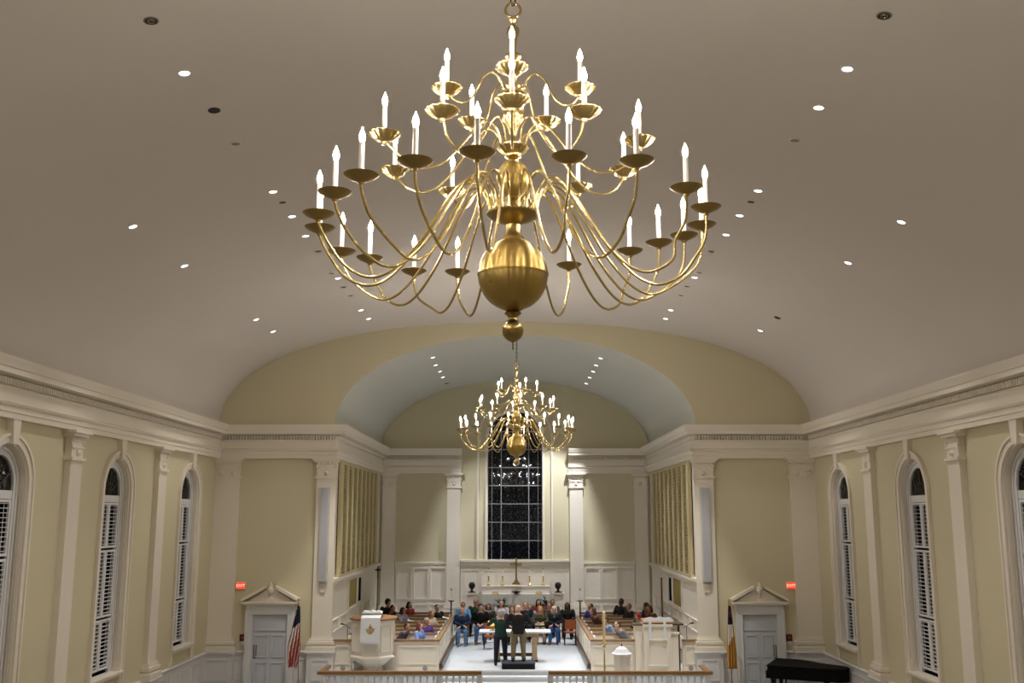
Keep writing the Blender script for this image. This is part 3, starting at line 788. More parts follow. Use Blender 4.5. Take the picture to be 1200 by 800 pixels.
# paschal candle stand
p = atY(708, 755, 29.6)
r = empty('candle_stand', (p.x, 29.6, .13), 0, 'tall brass paschal candle stand holding a white candle in right choir front', 'candle stand')
zt = p.z+.0-.13; zz = atY(708, 754, 29.6).z-.13; zc = atY(708, 716, 29.6).z-.13
m = MB(); m.lathe([(.16, 0), (.16, .03), (.06, .07), (.025, .12), (.03, .3), (.045, .34), (.03, .38), (.022, zz-.14), (.05, zz-.1), (.03, zz-.07), (.09, zz-.01), (.09, zz)], 16); m.build('stand', BRASS, r)
m = MB(); m.lathe([(.042, zz), (.042, zc-.03), (.02, zc), (.0, zc+.01)], 14); m.build('candle', mat('wax', (236, 214, 160), .5), r)

# podium, communion table
p = atY(607.5, 780, 31.6)
r = empty('podium', (p.x, 31.75, CF), 0, 'low black carpeted conductor podium at top of the chancel steps', 'podium')
m = MB(); m.box(-.51, .51, -.4, .32, 0, .15); m.build('base', BLACK, r, smooth=False)
m = MB(); m.box(-.52, .52, -.41, .33, .15, .18); m.build('carpet_top', mat('podium_carpet', (52, 54, 62), .95, bump=.4, scale=150), r, smooth=False)
p0 = atY(562, 741, 33.2); p1 = atY(645, 741, 33.2)
tx = (p0.x+p1.x)/2; hw = (p1.x-p0.x)/2
r = empty('communion_table', (tx, 33.2, CF), 0, 'long communion table with white marble top on wooden trestle legs', 'table')
TW = mat('table_wood', (176, 150, 112), .5, var=.2, scale=12)
m = MB(); m.box(-hw, hw, -.35, .35, .90, .95); m.build('table_top', CLOTH, r, smooth=False)
m = MB(); m.box(-hw*.55, hw*.62, -.28, .28, .78, .90); m.build('apron', TW, r, smooth=False)
for x in (-hw*.5, hw*.55):
    for y in (-.24, .24):
        m = MB(); m.box(x-.08, x+.08, y-.06, y+.06, .06, .78); m.build('leg', TW, r, smooth=False)
    m = MB(); m.box(x-.1, x+.1, -.33, .33, 0, .06); m.build('foot', IRON, r, smooth=False)
m = MB(); m.box(-hw*.5+.08, hw*.55-.08, -.05, .05, .14, .24); m.build('stretcher', OAKD, r, smooth=False)
p = atZ(577, 740, CF+.95)
r = empty('missal_stand', (p.x, 33.15, CF+.95), 0, 'small gold book stand standing on the left end of communion table', 'book stand')
m = MB(); m.box(-.1, .1, -.08, .08, 0, .02); m.box(-.02, .02, -.02, .02, .02, .15); m.box(-.1, .1, -.03, .01, .1, .14); m.build('foot', GOLDT, r, smooth=False)
m = MB(); m.prism([(-.1, .15), (.09, .3), (.11, .29), (-.08, .13)], -.15, .15, 'yz'); m.build('desk', GOLDT, r, smooth=False)

# ------------------------------------------------------------------ reredos, altar, cross and candlesticks
r = empty('trim_9', (0, Y2, CF), kind='structure')
m = MB(); m.box(-2.26, 2.26, -.07, 0, 0, 2.62); m.build('back_panel', TRIM, r, smooth=False)
m = MB(); m.box(-2.26, 2.26, -.2, 0, 2.74, 2.82); m.box(-2.26, 2.26, -.15, 0, 2.62, 2.74); m.build('cornice', TRIM, r, smooth=False)
m = MB()
for (a, b) in ((-2.1, -1.5), (1.5, 2.1)): panel(m, 'x', -.07, -1, a, b, .3, 2.4)
for (a, b) in ((-1.3, -.75), (-.6, -.1), (.1, .6), (.75, 1.3)): panel(m, 'x', -.07, -1, a, b, 1.6, 2.4)
for x in (-1.38, -.68, .68, 1.38): m.box(x-.04, x+.04, -.1, -.07, 1.5, 2.5)
m.build('panels', TRIM, r, smooth=False)
aw = 1.4
ya = 41.25; za = atY(604, 687, ya).z - CF - .3; 
r = empty('altar', (.03, 41.45, CF+.3), 0, 'white marble altar with raised candle shelf below the tall dark window', 'altar')
m = MB(); m.box(-aw+.05, aw-.05, -.25, .3, 0, za-.38); m.box(-aw, aw, -.3, .32, 0, .08)
for k in range(4): panel(m, 'x', -.25, -1, -aw+.15+k*.63, -aw+.15+k*.63+.55, .2, za-.5)
m.build('block', TRIM, r, smooth=False)
m = MB(); m.box(-aw-.0, aw+.0, -.33, .38, za-.38, za-.29); m.build('mensa', mat('altar_marble', (214, 214, 212), .3, var=.12, scale=5), r, smooth=False)
m = MB(); m.box(-aw, aw, -.345, -.33, za-.72, za-.30); m.build('frontal', mat('altar_linen', (210, 207, 196), .8, bump=.3, scale=40), r, smooth=False)
m = MB(); m.box(-aw+.02, aw-.02, .0, .38, za-.29, za-.02); m.box(-aw, aw, -.03, .4, za-.02, za+.01); m.build('gradine', TRIM, r, smooth=False)
zg = CF+.3+za+.01
r = empty('altar_cross', (.05, 41.6, zg), 0, 'large brass altar cross on a stepped base in the middle of the altar', 'cross')
zt = atY(604.5, 654, 41.6).z-zg; za_ = atY(604.5, 661, 41.6).z-zg
m = MB(); m.box(-.2, .2, -.12, .12, 0, .05); m.build('white_step', TRIM, r, smooth=False)
m = MB(); m.box(-.17, .17, -.1, .1, .05, .1); m.box(-.12, .12, -.08, .08, .1, .16); m.box(-.07, .07, -.05, .05, .16, .24); m.build('base', BRASSD, r, smooth=False)
m = MB(); m.box(-.035, .035, -.025, .025, .24, zt-.04); m.box(-.19, .19, -.025, .025, za_-.035, za_+.035)
for c in ((-.2, za_), (.2, za_), (0, zt-.03)):
    m.ball((c[0], 0, c[1]), .05, 12, 8, ry=.03)
m.build('cross', BRASSD, r)
for i, px in enumerate((572.5, 589, 620.5, 636.5)):
    p = atY(px, 686, 41.62); zt = atY(px, 666, 41.62).z-zg; zb = atY(px, 675, 41.62).z-zg
    lab = ('far left', 'left of the cross', 'right of the cross', 'far right')[i]
    r = empty('candlestick', (p.x, 41.62, zg), 0, 'brass candlestick with slim white candle on the altar, %s' % lab, 'candlestick', 'candlesticks on the altar')
    m = MB(); m.lathe([(.08, 0), (.08, .02), (.04, .05), (.02, .08), (.035, .13), (.05, .17), (.02, .21), (.02, .27), (.03, .3), (.018, .33), (.05, zb-.02), (.05, zb)], 14); m.build('stick', BRASS, r)
    m = MB(); m.lathe([(.014, zb), (.014, zt-.02), (.004, zt)], 10); m.build('candle', IVORY, r)
    m = MB(); m.lathe([(.022, zt-.02), (.026, zt), (.01, zt+.03), (0, zt+.035)], 10); m.build('follower', BRASS, r)
for px, lab in ((580.5, 'small flat gold ornament on the left end of the altar top'), (631.5, 'small flat gold ornament on the right end of the altar top')):
    p = atY(px, 692, 41.18); m = MB()
    for k in range(5): m.lathe([(.03, 0), (.04, .03), (.015, .06), (.028, .08), (0, .1)], 8, (-.1+.05*k, 0, 0))
    m.box(-.14, .14, -.03, .03, 0, .015)
    o = m.build('gold_ornament', GOLDT); o.location = (p.x, 41.2, CF+.3+za-.29); tag(o, lab, 'ornament')
r = empty('offering_dish', (.05, 41.24, CF+.3+za-.29), 0, 'wide dark bronze dish with a small central spire on the altar centre', 'dish')
m = MB(); m.lathe([(.05, 0), (.07, .01), (.03, .03), (.16, .07), (.21, .1), (.2, .1), (.05, .06)], 20); m.build('bowl', BRONZE, r)
m = MB(); m.lathe([(.02, .05), (.012, .1), (.018, .13), (0, .2)], 8); m.build('spire', BRONZE, r)
# dark round ornaments on pale pedestals either side of the altar
for s, px in ((-1, 553), (1, 654)):
    p = atY(px, 694, 41.5)
    r = empty('pedestal', (p.x, 41.5, CF), 0, 'pale square pedestal standing %s of the altar' % ('left' if s < 0 else 'right'), 'pedestal')
    hz = p.z-CF; m = MB(); m.box(-.24, .24, -.22, .22, 0, .1); m.box(-.19, .19, -.17, .17, .1, hz-.06); m.build('shaft', TRIM, r, smooth=False)
    m = MB(); m.box(-.24, .24, -.22, .22, hz-.06, hz); m.build('cap', TRIM, r, smooth=False)
    r = empty('bronze_urn', (p.x, 41.5, CF+hz), 0, 'dark round bronze urn on the pedestal %s of the altar' % ('left' if s < 0 else 'right'), 'urn')
    m = MB(); m.lathe([(.18, 0), (.18, .02), (.1, .04), (.05, .07), (.045, .12), (.07, .16)], 18); m.build('foot', BRONZE, r)
    m = MB(); m.lathe([(.07, .15), (.115, .2), (.135, .27), (.13, .34), (.09, .39), (.03, .415), (0, .42)], 18); m.build('bowl', BRONZE, r)
# ferns in front of the altar
def fern(px, py, Y, label, R=.55, n=70):
    p = atY(px, py, Y); z0 = CF
    r = empty('potted_fern', (p.x, Y, z0), 0, label, 'plant'); top = p.z-z0
    m = MB(); m.lathe([(.11, 0), (.15, .26), (.16, .28), (.16, .31), (.14, .31), (.13, .28)], 16); m.build('pot', mat('terracotta', (132, 80, 56), .8), r)
    m = MB(); m.tube([(0, 0, .28), (.01, 0, top*.6), (0, 0, top-.1)], [.02, .015, .01], 6); m.build('stem', LEAF, r)
    m = MB()
    for i in range(n):
        a = random.uniform(0, 2*PI); el = random.uniform(-.2, 1.1); L = random.uniform(.5, 1)*R
        base = Vector((0, 0, random.uniform(top-.55, top-.15))); d = Vector((math.cos(a)*math.cos(el), math.sin(a)*math.cos(el)*.6, math.sin(el)))
        side = d.cross(Vector((0, 0, 1))).normalized()*.045
        q = base + d*L*.5 + Vector((0, 0, .04)); e = base + d*L - Vector((0, 0, .12*L))
        up = Vector((0, 0, .012))
        m.add([base, q+side, e, q-side, q+up], [(0, 1, 4), (1, 2, 4), (2, 3, 4), (3, 0, 4)])
    m.build('leaves', LEAF, r, smooth=False, fix=False)
fern(588, 703, 40.6, 'dark green leafy plant in front of the altar, left of its centre')
fern(640, 702, 40.6, 'dark green leafy plant in front of the altar, right of its centre', .5)
# torches (wooden processional candles) at aisle ends and processional crosses
for s, px in ((-1, 528.5), (1, 680)):
    p = atY(px, 723, 38.9); a = atY(px, 704, 38.9); b = atY(px, 691, 38.9)
    r = empty('processional_torch', (p.x, 38.9, CF), 0, 'tall wooden processional candle stand at the far end of %s choir screen' % ('left' if s < 0 else 'right'), 'candle stand')
    m = MB(); m.lathe([(.12, 0), (.12, .03), (.03, .06), (.03, a.z-CF-.05), (.035, a.z-CF)], 12); m.box(-.1, .1, -.03, .03, a.z-CF-.02, a.z-CF+.02); m.build('staff', OAKD, r)
    m = MB(); m.lathe([(.018, a.z-CF), (.018, b.z-CF)], 10); m.build('candle', IVORY, r)
    m = MB(); m.lathe([(.025, b.z-CF-.01), (.03, b.z-CF+.01), (.008, b.z-CF+.06), (0, b.z-CF+.07)], 10); m.build('follower', BRONZE, r)
a = atY(443, 663, 39.6); c = atY(443, 667.5, 39.6)
r = empty('processional_cross', (a.x, 39.6, CF), 0, 'slim dark processional cross on a long staff at back of the left choir', 'cross')
m = MB(); m.lathe([(.12, 0), (.12, .03), (.02, .06), (.018, c.z-CF-.3), (.03, c.z-CF-.28), (.015, c.z-CF-.24)], 10); m.build('staff', OAKD, r)
m = MB(); h = a.z-CF; cz = c.z-CF; m.box(-.02, .02, -.012, .012, cz-.26, h); m.box(-.12, .12, -.012, .012, cz-.02, cz+.02); m.torus((0, 0, cz), .06, .01, 'y', 16, 6); m.build('cross', BRONZE, r)
a = atY(775, 677, 36.5)
r = empty('banner_staff', (a.x, 36.5, CF), 0, 'dark wooden staff standing upright behind the people of the right choir', 'staff')
m = MB(); m.lathe([(.13, 0), (.13, .03), (.04, .06), (.03, .1), (.028, a.z-CF-.04)], 10); m.build('pole', OAKD, r)
m = MB(); m.ball((0, 0, a.z-CF-.02), .035, 10, 8); m.build('knob', BRONZE, r)

# microphone stands
for px, py, Y, lab in ((403, 731, 31.6, 'thin black microphone boom stand behind parapet left of the pulpit'), (809, 730, 31.6, 'thin black microphone boom stand behind parapet right of the lectern')):
    p = atY(px, py, Y); s = -1 if px < 600 else 1
    x0 = p.x + (-.0 if s < 0 else 0)
    r = empty('microphone_stand', (x0-s*.12, Y, CF), 0, lab, 'microphone stand')
    hz = p.z-CF; m = MB(); m.lathe([(.12, 0), (.12, .02), (.012, .03), (.01, hz-.1)], 12); m.build('stand', IRON, r)
    m = MB(); m.tube([(-s*.1, 0, hz-.14), (s*.12, 0, hz)], .008, 6); m.build('boom', IRON, r)
    m = MB(); m.tube([(s*.1, 0, hz-.005), (s*.22, -.03, hz+.01)], [.018, .026], 8); m.build('microphone', BLACK, r)

# ------------------------------------------------------------------ flags
def flag(px_top, py_top, px_bot, py_bot, Y, label, kind):
    t = atY(px_top, py_top, Y)
    r = empty('church_flag' if kind else 'national_flag', (t.x, Y, 0), 0, label, 'flag')
    zt = t.z
    m = MB(); m.lathe([(.2, 0), (.2, .03), (.05, .08), (.03, .12)], 18); m.build('base', BRASSD, r)
    lean = .10 if not kind else 0
    m = MB(); m.tube([(lean, 0, .1), (0, 0, zt-.12)], .016, 8); m.build('pole', OAK, r)
    m = MB(); m.lathe([(.016, -.12), (.035, -.1), (.02, -.07), (.03, -.04), (0, .06)], 10, (0, 0, zt)); m.build('finial', GOLDT, r)
    z0 = zt-.16; z1 = atY(px_bot, py_bot, Y).z
    # cloth gathered into folds, hanging from the pole
    NU, NV = 34, 40; mb = MB(); vs = []; fs = []; mi = []
    for j in range(NV+1):
        v = j/NV; z = z0+(z1-z0)*v
        for i in range(NU+1):
            u = i/NU
            if not kind:
                w = .08+.36*min(1, v*1.6)*(1-.45*max(0, v-.75)/.25); off = -.02 - .12*v
                x = lean*.0 + off + .06 - w*.5 + w*u*.9
                zz = z - .05*u*(1-v) + .10*(1-abs(2*u-1))*(v > .98)
            else:
                w = .08+.20*min(1, v*1.3); x = -w*.4 + w*u; zz = z
            y = -.03 + .045*math.sin(u*22+1.5*v)*(.4+.6*v)
            vs.append((x, y, zz))
    for j in range(NV):
        for i in range(NU):
            q = j*(NU+1)+i; fs.append((q, q+1, q+NU+2, q+NU+1))
            u = i/NU; v = j/NV
            if not kind:
                # canton at the top, stripes running down the hanging cloth
                mi.append(0 if v < .36-.12*u else (1 if int(u*8+v*2.2) % 2 else 2))
            else:
                mi.append(0 if v < .30-.06*abs(u-.5) else (3 if v > .55+.25*math.sin(u*5+1)*.3 or u > .86 or u < .1 else 2))
    mb.add(vs, fs); mb.mi = mi
    # give it thickness
    o = mb.build('banner', [mat('flag_blue', (22, 26, 52), .8), mat('flag_red', (150, 34, 34), .8), mat('flag_white', (226, 222, 214), .8), mat('flag_gold', (186, 138, 60), .8)], r, fix=False)
    sd = o.modifiers.new('t', 'SOLIDIFY'); sd.thickness = .006
    if not kind:
        m = MB()
        for q in range(9):
            cx_ = -.06+.03*(q % 3)-.02*(q//3); cz_ = z0-.1-.1*(q//3)-.03*(q % 2); pts = []
            for e in range(10):
                a = PI/2+e*PI/5; rr = .014 if e % 2 == 0 else .006; pts.append((cx_+rr*math.cos(a), cz_+rr*math.sin(a)))
            m.prism(pts, -.085, -.078, 'xz')
        m.build('stars', mat('flag_white', (226, 222, 214)), r, smooth=False)
    else:
        m = MB(); 
        m.box(-.012, .012, -.085, -.078, z0-.32, z0-.14); m.box(-.035, .035, -.085, -.078, z0-.22, z0-.2); m.build('cross_emblem', mat('flag_red', (150, 34, 34)), r, smooth=False)
    return r
flag(349.5, 702, 343, 783, 30.3, 'draped red, white and blue national flag on a pole right of the left door', 0)
flag(854, 703, 855, 783, 30.3, 'draped navy, white and gold flag on a pole left of the right door', 1)

# ------------------------------------------------------------------ grand piano
p = atY(905, 769, 27.9)
r = empty('grand_piano', (7.15, 29.0, 0), math.radians(-25), 'black grand piano with closed lid against the right wall', 'piano')
out = [(0, 0), (0, 1.5)] + [(.35, 1.5), (.8, 1.46), (1.25, 1.3), (1.6, .98), (1.95, .72), (2.3, .5), (2.42, .28), (2.36, .08), (2.2, 0)]
out = [(x, 1.5-y) for x, y in out]
out = [(0, 1.55), (0, 0)] + [(.35, 0), (.75, .04), (1.1, .2), (1.4, .45), (1.75, .62), (2.1, .72), (2.35, .9), (2.42, 1.2), (2.32, 1.45), (2.1, 1.55)]
out = [(x*.9, 1.55-y) for x, y in out]
COVER = mat('piano_black', (9, 9, 10), .7, spec=.15)
m = MB(); m.prism(out, .66, .97, 'xy'); m.build('case', COVER, r, smooth=False)
m = MB(); sc_ = [(x*1.012-.02, (y-.77)*1.03+.77) for x, y in out]; m.prism(sc_, .985, 1.015, 'xy'); m.build('lid', COVER, r, smooth=False)
m = MB(); m.box(-.05, 0, .02, 1.53, .66, .86); m.build('fallboard', COVER, r, smooth=False)
for (x, y) in ((.12, .2), (.12, 1.35), (1.55, .42)):
    m = MB(); m.M = Matrix.Translation((x, y, 0)); m.lathe([(.03, .04), (.035, .08), (.04, .2), (.065, .45), (.075, .58), (.09, .62)], 8); m.ball((0, 0, .03), .03, 10, 6); m.build('leg', BLACK, r)
m = MB(); m.box(.35, .39, .7, .85, .1, .62); m.box(.3, .42, .62, .93, .08, .12); m.build('pedal_lyre', BLACK, r, smooth=False)

# ------------------------------------------------------------------ recessed ceiling lights
def fixture(px, py, kind, label, vaultp, group=None, r_=.074, E=0, col_=(1, .95, .88), blend=.6, size=1.6, aim=None):
    q, nrm = vault_hit(px, py, *vaultp)
    rt = empty('recessed_light' if kind in ('lit', 'dark', 'bronze') else ('ceiling_vent' if kind == 'vent' else 'ceiling_speaker'), q, 0, label, {'vent': 'vent', 'cover': 'ceiling speaker'}.get(kind, 'ceiling light'), group)
    rt.rotation_euler = nrm.to_track_quat('Z', 'Y').to_euler()
    m = MB(); m.lathe([(r_*1.2, .0), (r_*1.2, -.012), (r_*.98, -.016), (r_*.95, -.004)], 24)
    m.build('trim_ring', TRIM if kind in ('lit', 'cover', 'vent') else (LENSOFF if kind == 'dark' else CHROME), rt)
    m = MB(); m.lathe([(r_*.95, -.003), (r_*.93, -.008), (0, -.008)], 24)
    m.build('lens' if kind in ('lit', 'dark', 'bronze') else 'grille', {'lit': LENS, 'dark': LENSOFF, 'bronze': LENSOFF, 'cover': LENSDIM, 'vent': mat('vent_grey', (110, 102, 94), .6)}[kind], rt)
    if kind == 'bronze':
        m = MB(); m.torus((0, 0, -.012), r_*.5, r_*.14, 'z', 18, 6); m.build('reflector', CHROME, rt)
    if kind == 'vent':
        m = MB()
        for k in range(-2, 3): m.box(-r_*.8, r_*.8, k*r_*.33-.005, k*r_*.33+.005, -.014, -.008)
        m.build('slats', LENSOFF, rt, smooth=False)
    if kind == 'lit' and E:
        l = light('downlight', 'SPOT', q - nrm*.04, E, col_, None, spot_size=size, spot_blend=blend, shadow_soft_size=.06)
        d = (Vector(aim)-l.location) if aim else Vector((0, 0, -1))
        l.rotation_euler = d.to_track_quat('-Z', 'Y').to_euler()
        l.parent = rt; l.matrix_parent_inverse = (Matrix.Translation(q) @ rt.rotation_euler.to_matrix().to_4x4()).inverted()
NV_ = (NA, NR, NP, NB); CV_ = (CA, CR, 2.05, NB)
EN = 260
FL = 'recessed downlight on '
for px, py, k, lab in (
    (216, 85, 'lit', 'lit round downlight highest on the left ceiling slope, below the unlit one'),
    (177, 24, 'bronze', 'unlit bronze-rimmed downlight at the top left of the vault'),
    (251, 129, 'dark', 'black unlit downlight hole on the left of the vault'),
    (276, 168, 'cover', 'pale round ceiling speaker cover on the left of the vault'),
    (320, 224, 'lit', 'lit downlight first of the inner left row, beside a small vent'),
    (331, 236.5, 'vent', 'small oval vent just past the first inner left downlight'),
    (342, 253, 'lit', 'lit downlight second of the inner left row'),
    (358, 276, 'lit', 'lit downlight third of the inner left row, near the left chandelier arms'),
    (373, 294, 'vent', 'small oval vent below the third inner left downlight'),
    (389, 320, 'cover', 'pale round ceiling speaker behind the left chandelier arms'),
    (396, 325.5, 'lit', 'lit downlight behind the left chandelier arms next to the pale speaker'),
    (402.5, 336, 'vent', 'small vent behind left chandelier arms, the nearer of a pair'),
    (411, 346, 'vent', 'small vent behind left chandelier arms, the farther of a pair'),
    (423, 363, 'lit', 'lit downlight nearer of the inner left pair before the front arch'),
    (432, 373, 'lit', 'lit downlight farther of the inner left pair before the front arch'),
    (155.5, 265, 'lit', 'lit downlight nearest of the outer left row above the cornice'),
    (216, 311, 'lit', 'lit downlight second of the outer left row above the cornice'),
    (300, 374, 'lit', 'lit downlight third of the outer left row, nearer of a pair by the arch'),
    (320, 388, 'lit', 'lit downlight farthest of the outer left row, by the arch'),
    (993, 80, 'lit', 'lit downlight in a wide pale ring highest on the right ceiling slope'),
    (1036, 18, 'bronze', 'unlit bronze-rimmed downlight at the top right of the vault'),
    (959.5, 125.5, 'lit', 'lit downlight second highest on the right ceiling slope'),
    (931.5, 164, 'cover', 'brownish round ceiling speaker cover on the right of the vault'),
    (888.5, 223, 'lit', 'lit downlight first of the inner right row, beside a small vent'),
    (880, 236, 'vent', 'small oval vent just past the first inner right downlight'),
    (867, 252, 'lit', 'lit downlight second of the inner right row'),
    (851, 274.5, 'lit', 'lit downlight third of the inner right row, near the right chandelier arms'),
    (833.5, 294, 'vent', 'small oval vent below the third inner right downlight'),
    (819.5, 319, 'cover', 'pale round ceiling speaker right of the chandelier arms'),
    (814, 324.6, 'lit', 'lit downlight right of the chandelier arms next to the pale speaker'),
    (805, 335, 'vent', 'small vent right of the chandelier arms, the nearer of a pair'),
    (798, 345.6, 'vent', 'small vent right of the chandelier arms, the farther of a pair'),
    (786, 363, 'lit', 'lit downlight nearer of the inner right pair before the front arch'),
    (780, 373, 'lit', 'lit downlight farther of the inner right pair before the front arch'),
    (1056.5, 259.5, 'lit', 'lit downlight nearest of the outer right row above the cornice'),
    (994, 307.5, 'lit', 'lit downlight second of the outer right row above the cornice'),
    (911, 372, 'dark', 'black unlit downlight in the outer right row by the arch'),
    (891, 387, 'lit', 'lit downlight farthest of the outer right row, by the arch')):
    tgt = {423: (-4.3, 30.6, 1.2), 432: (-.8, 32, 1.0), 786: (4.2, 30.6, 1.2), 780: (2.6, 31, .8)}.get(px)
    fixture(px, py, k, lab, NV_, E=(EN if not tgt else 1500) if k == 'lit' else 0, aim=tgt, size=1.6 if not tgt else .75, col_=(1, .95, .88) if not tgt else (1, .97, .9))
for i, (px, py, k) in enumerate(((507, 418.5, 'lit'), (510.5, 427.5, 'lit'), (515.5, 435, 'lit'), (519, 441.6, 'lit'), (523.5, 449, 'dark'))):
    fixture(px, py, k, ('black unlit spotlight deepest in the left chancel vault row' if k == 'dark' else 'lit chancel vault spotlight, %s from the front in the left row of four lit' % ('first', 'second', 'third', 'fourth')[i]), CV_, E=1000 if k == 'lit' else 0, col_=(.92, .95, 1), size=1.05, blend=.5,
            aim=((0, 30.6, .5), (-3.5, 33, .5), (0, 34.5, .5), (0, 41.6, 2.6), None)[i])
for i, (px, py) in enumerate(((704, 419.5), (698.6, 427.7), (695, 435), (691, 442), (687, 449))):
    fixture(px, py, 'lit', 'lit chancel vault spotlight, %s from the front in the right row of five' % ('first', 'second', 'third', 'fourth', 'fifth')[i], CV_, E=(1000, 1000, 1000, 1000, 2400)[i], col_=(.92, .95, 1), size=1.05, blend=.5,
            aim=((4.2, 30.6, .8), (0, 32, .5), (0, 34, .5), (3.5, 35, .5), (0, 41.6, 2))[i])

# the same rows run on overhead, above and behind the balcony
for xx in (2.9, 6.3):
    for yy in (8.2, 4.2, .2, -3.8):
        for sg in (-1, 1):
            zz = NB+NR*(1-(xx/NA)**NP)**(1/NP); q = Vector((sg*xx, yy, zz))
            gx = NP*(xx/NA)**(NP-1)*sg/NA; gz = NP*((zz-NB)/NR)**(NP-1)/NR; nr_ = Vector((gx, 0, gz)).normalized()
            rt = empty('recessed_light', q, 0, 'lit downlight of the %s %s row continuing overhead above the balcony' % ('inner' if xx < 4 else 'outer', 'left' if sg < 0 else 'right'), 'ceiling light', 'downlights overhead above the balcony, %s %s row' % ('inner' if xx < 4 else 'outer', 'left' if sg < 0 else 'right'))
            rt.rotation_euler = nr_.to_track_quat('Z', 'Y').to_euler()
            m = MB(); m.lathe([(.089, .0), (.089, -.012), (.073, -.016), (.07, -.004)], 24); m.build('trim_ring', TRIM, rt)
            m = MB(); m.lathe([(.07, -.003), (.069, -.008), (0, -.008)], 24); m.build('lens', LENS, rt)
            l = light('downlight', 'SPOT', q - nr_*.04, EN, (1, .95, .88), None, spot_size=1.6, spot_blend=.6, shadow_soft_size=.06)
            l.parent = rt; l.matrix_parent_inverse = (Matrix.Translation(q) @ rt.rotation_euler.to_matrix().to_4x4()).inverted()

# ------------------------------------------------------------------ chandeliers
def smoothpath(P, n=8):
    P = [Vector(p) for p in P]; out = []
    for i in range(len(P)-1):
        p0 = P[max(0, i-1)]; p1 = P[i]; p2 = P[i+1]; p3 = P[min(len(P)-1, i+2)]
        for k in range(n):
            t = k/n; out.append(.5*((2*p1)+(-p0+p2)*t+(2*p0-5*p1+4*p2-p3)*t*t+(-p0+3*p1-3*p2+p3)*t**3))
    out.append(P[-1]); return out
MESH = {}
def inst(key, make, mats, name, parent, loc=(0, 0, 0), rz=0):
    if key not in MESH:
        m = MB(); make(m); o = m.build(name, mats, parent); MESH[key] = o.data
    else:
        o = bpy.data.objects.new(name, MESH[key]); col.objects.link(o); o.parent = parent
    o.location = loc; o.rotation_euler = (0, 0, rz); return o
def bobeche(m): m.lathe([(.0, -.062), (.016, -.06), (.02, -.045), (.045, -.034), (.085, -.016), (.106, 0), (.111, .006), (.106, .008), (.08, -.004), (.03, -.014), (.022, -.01), (.026, .012), (.03, .03), (.024, .034), (.0, .034)], 28)
def flute(m, n, amp, zlo, zhi):
    for v in m.v:
        if zlo <= v.z <= zhi:
            r = math.hypot(v.x, v.y)
            if r > .03: k = 1+amp*math.cos(n*math.atan2(v.y, v.x)); v.x *= k; v.y *= k
def bowl(m):
    m.lathe([(.0, -.075), (.018, -.072), (.024, -.055), (.05, -.045), (.075, -.03), (.092, -.012), (.112, .002), (.115, .008), (.108, .008), (.085, -.006), (.04, -.022), (.022, -.014), (.026, .012), (.03, .03), (.024, .034), (.0, .034)], 84)
    flute(m, 14, .035, -.05, .01)
def sleeve(m): m.lathe([(.0175, .03), (.0175, .215), (.011, .219)], 14)
def bulb(m): m.lathe([(.0, .215), (.010, .219), (.018, .240), (.020, .257), (.014, .282), (.006, .300), (.0015, .318)], 12)
TIER = {
    'L': dict(z0=-.0, path=lambda R, z: [(.17, 2.19), (.20, 2.33), (.30, 2.435), (.42, 2.37), (.56, 2.16), (.72, 1.90), (.90, 1.70), (1.06, 1.635), (1.22, 1.70), (R-.09, 1.83), (R-.015, 1.96), (R, z-.05)]),
    'M': dict(path=lambda R, z: [(.10, 2.74), (.13, 2.84), (.20, 2.885), (.29, 2.83), (.42, 2.66), (.57, 2.50), (.72, 2.445), (.86, 2.50), (R-.02, 2.59), (R, z-.05)]),
    'T': dict(path=lambda R, z: [(.08, 3.18), (.12, 3.26), (.18, 3.285), (.25, 3.22), (.32, 3.08), (.39, 3.01), (.46, 3.01), (R-.02, 3.05), (R, z-.05)]),
}
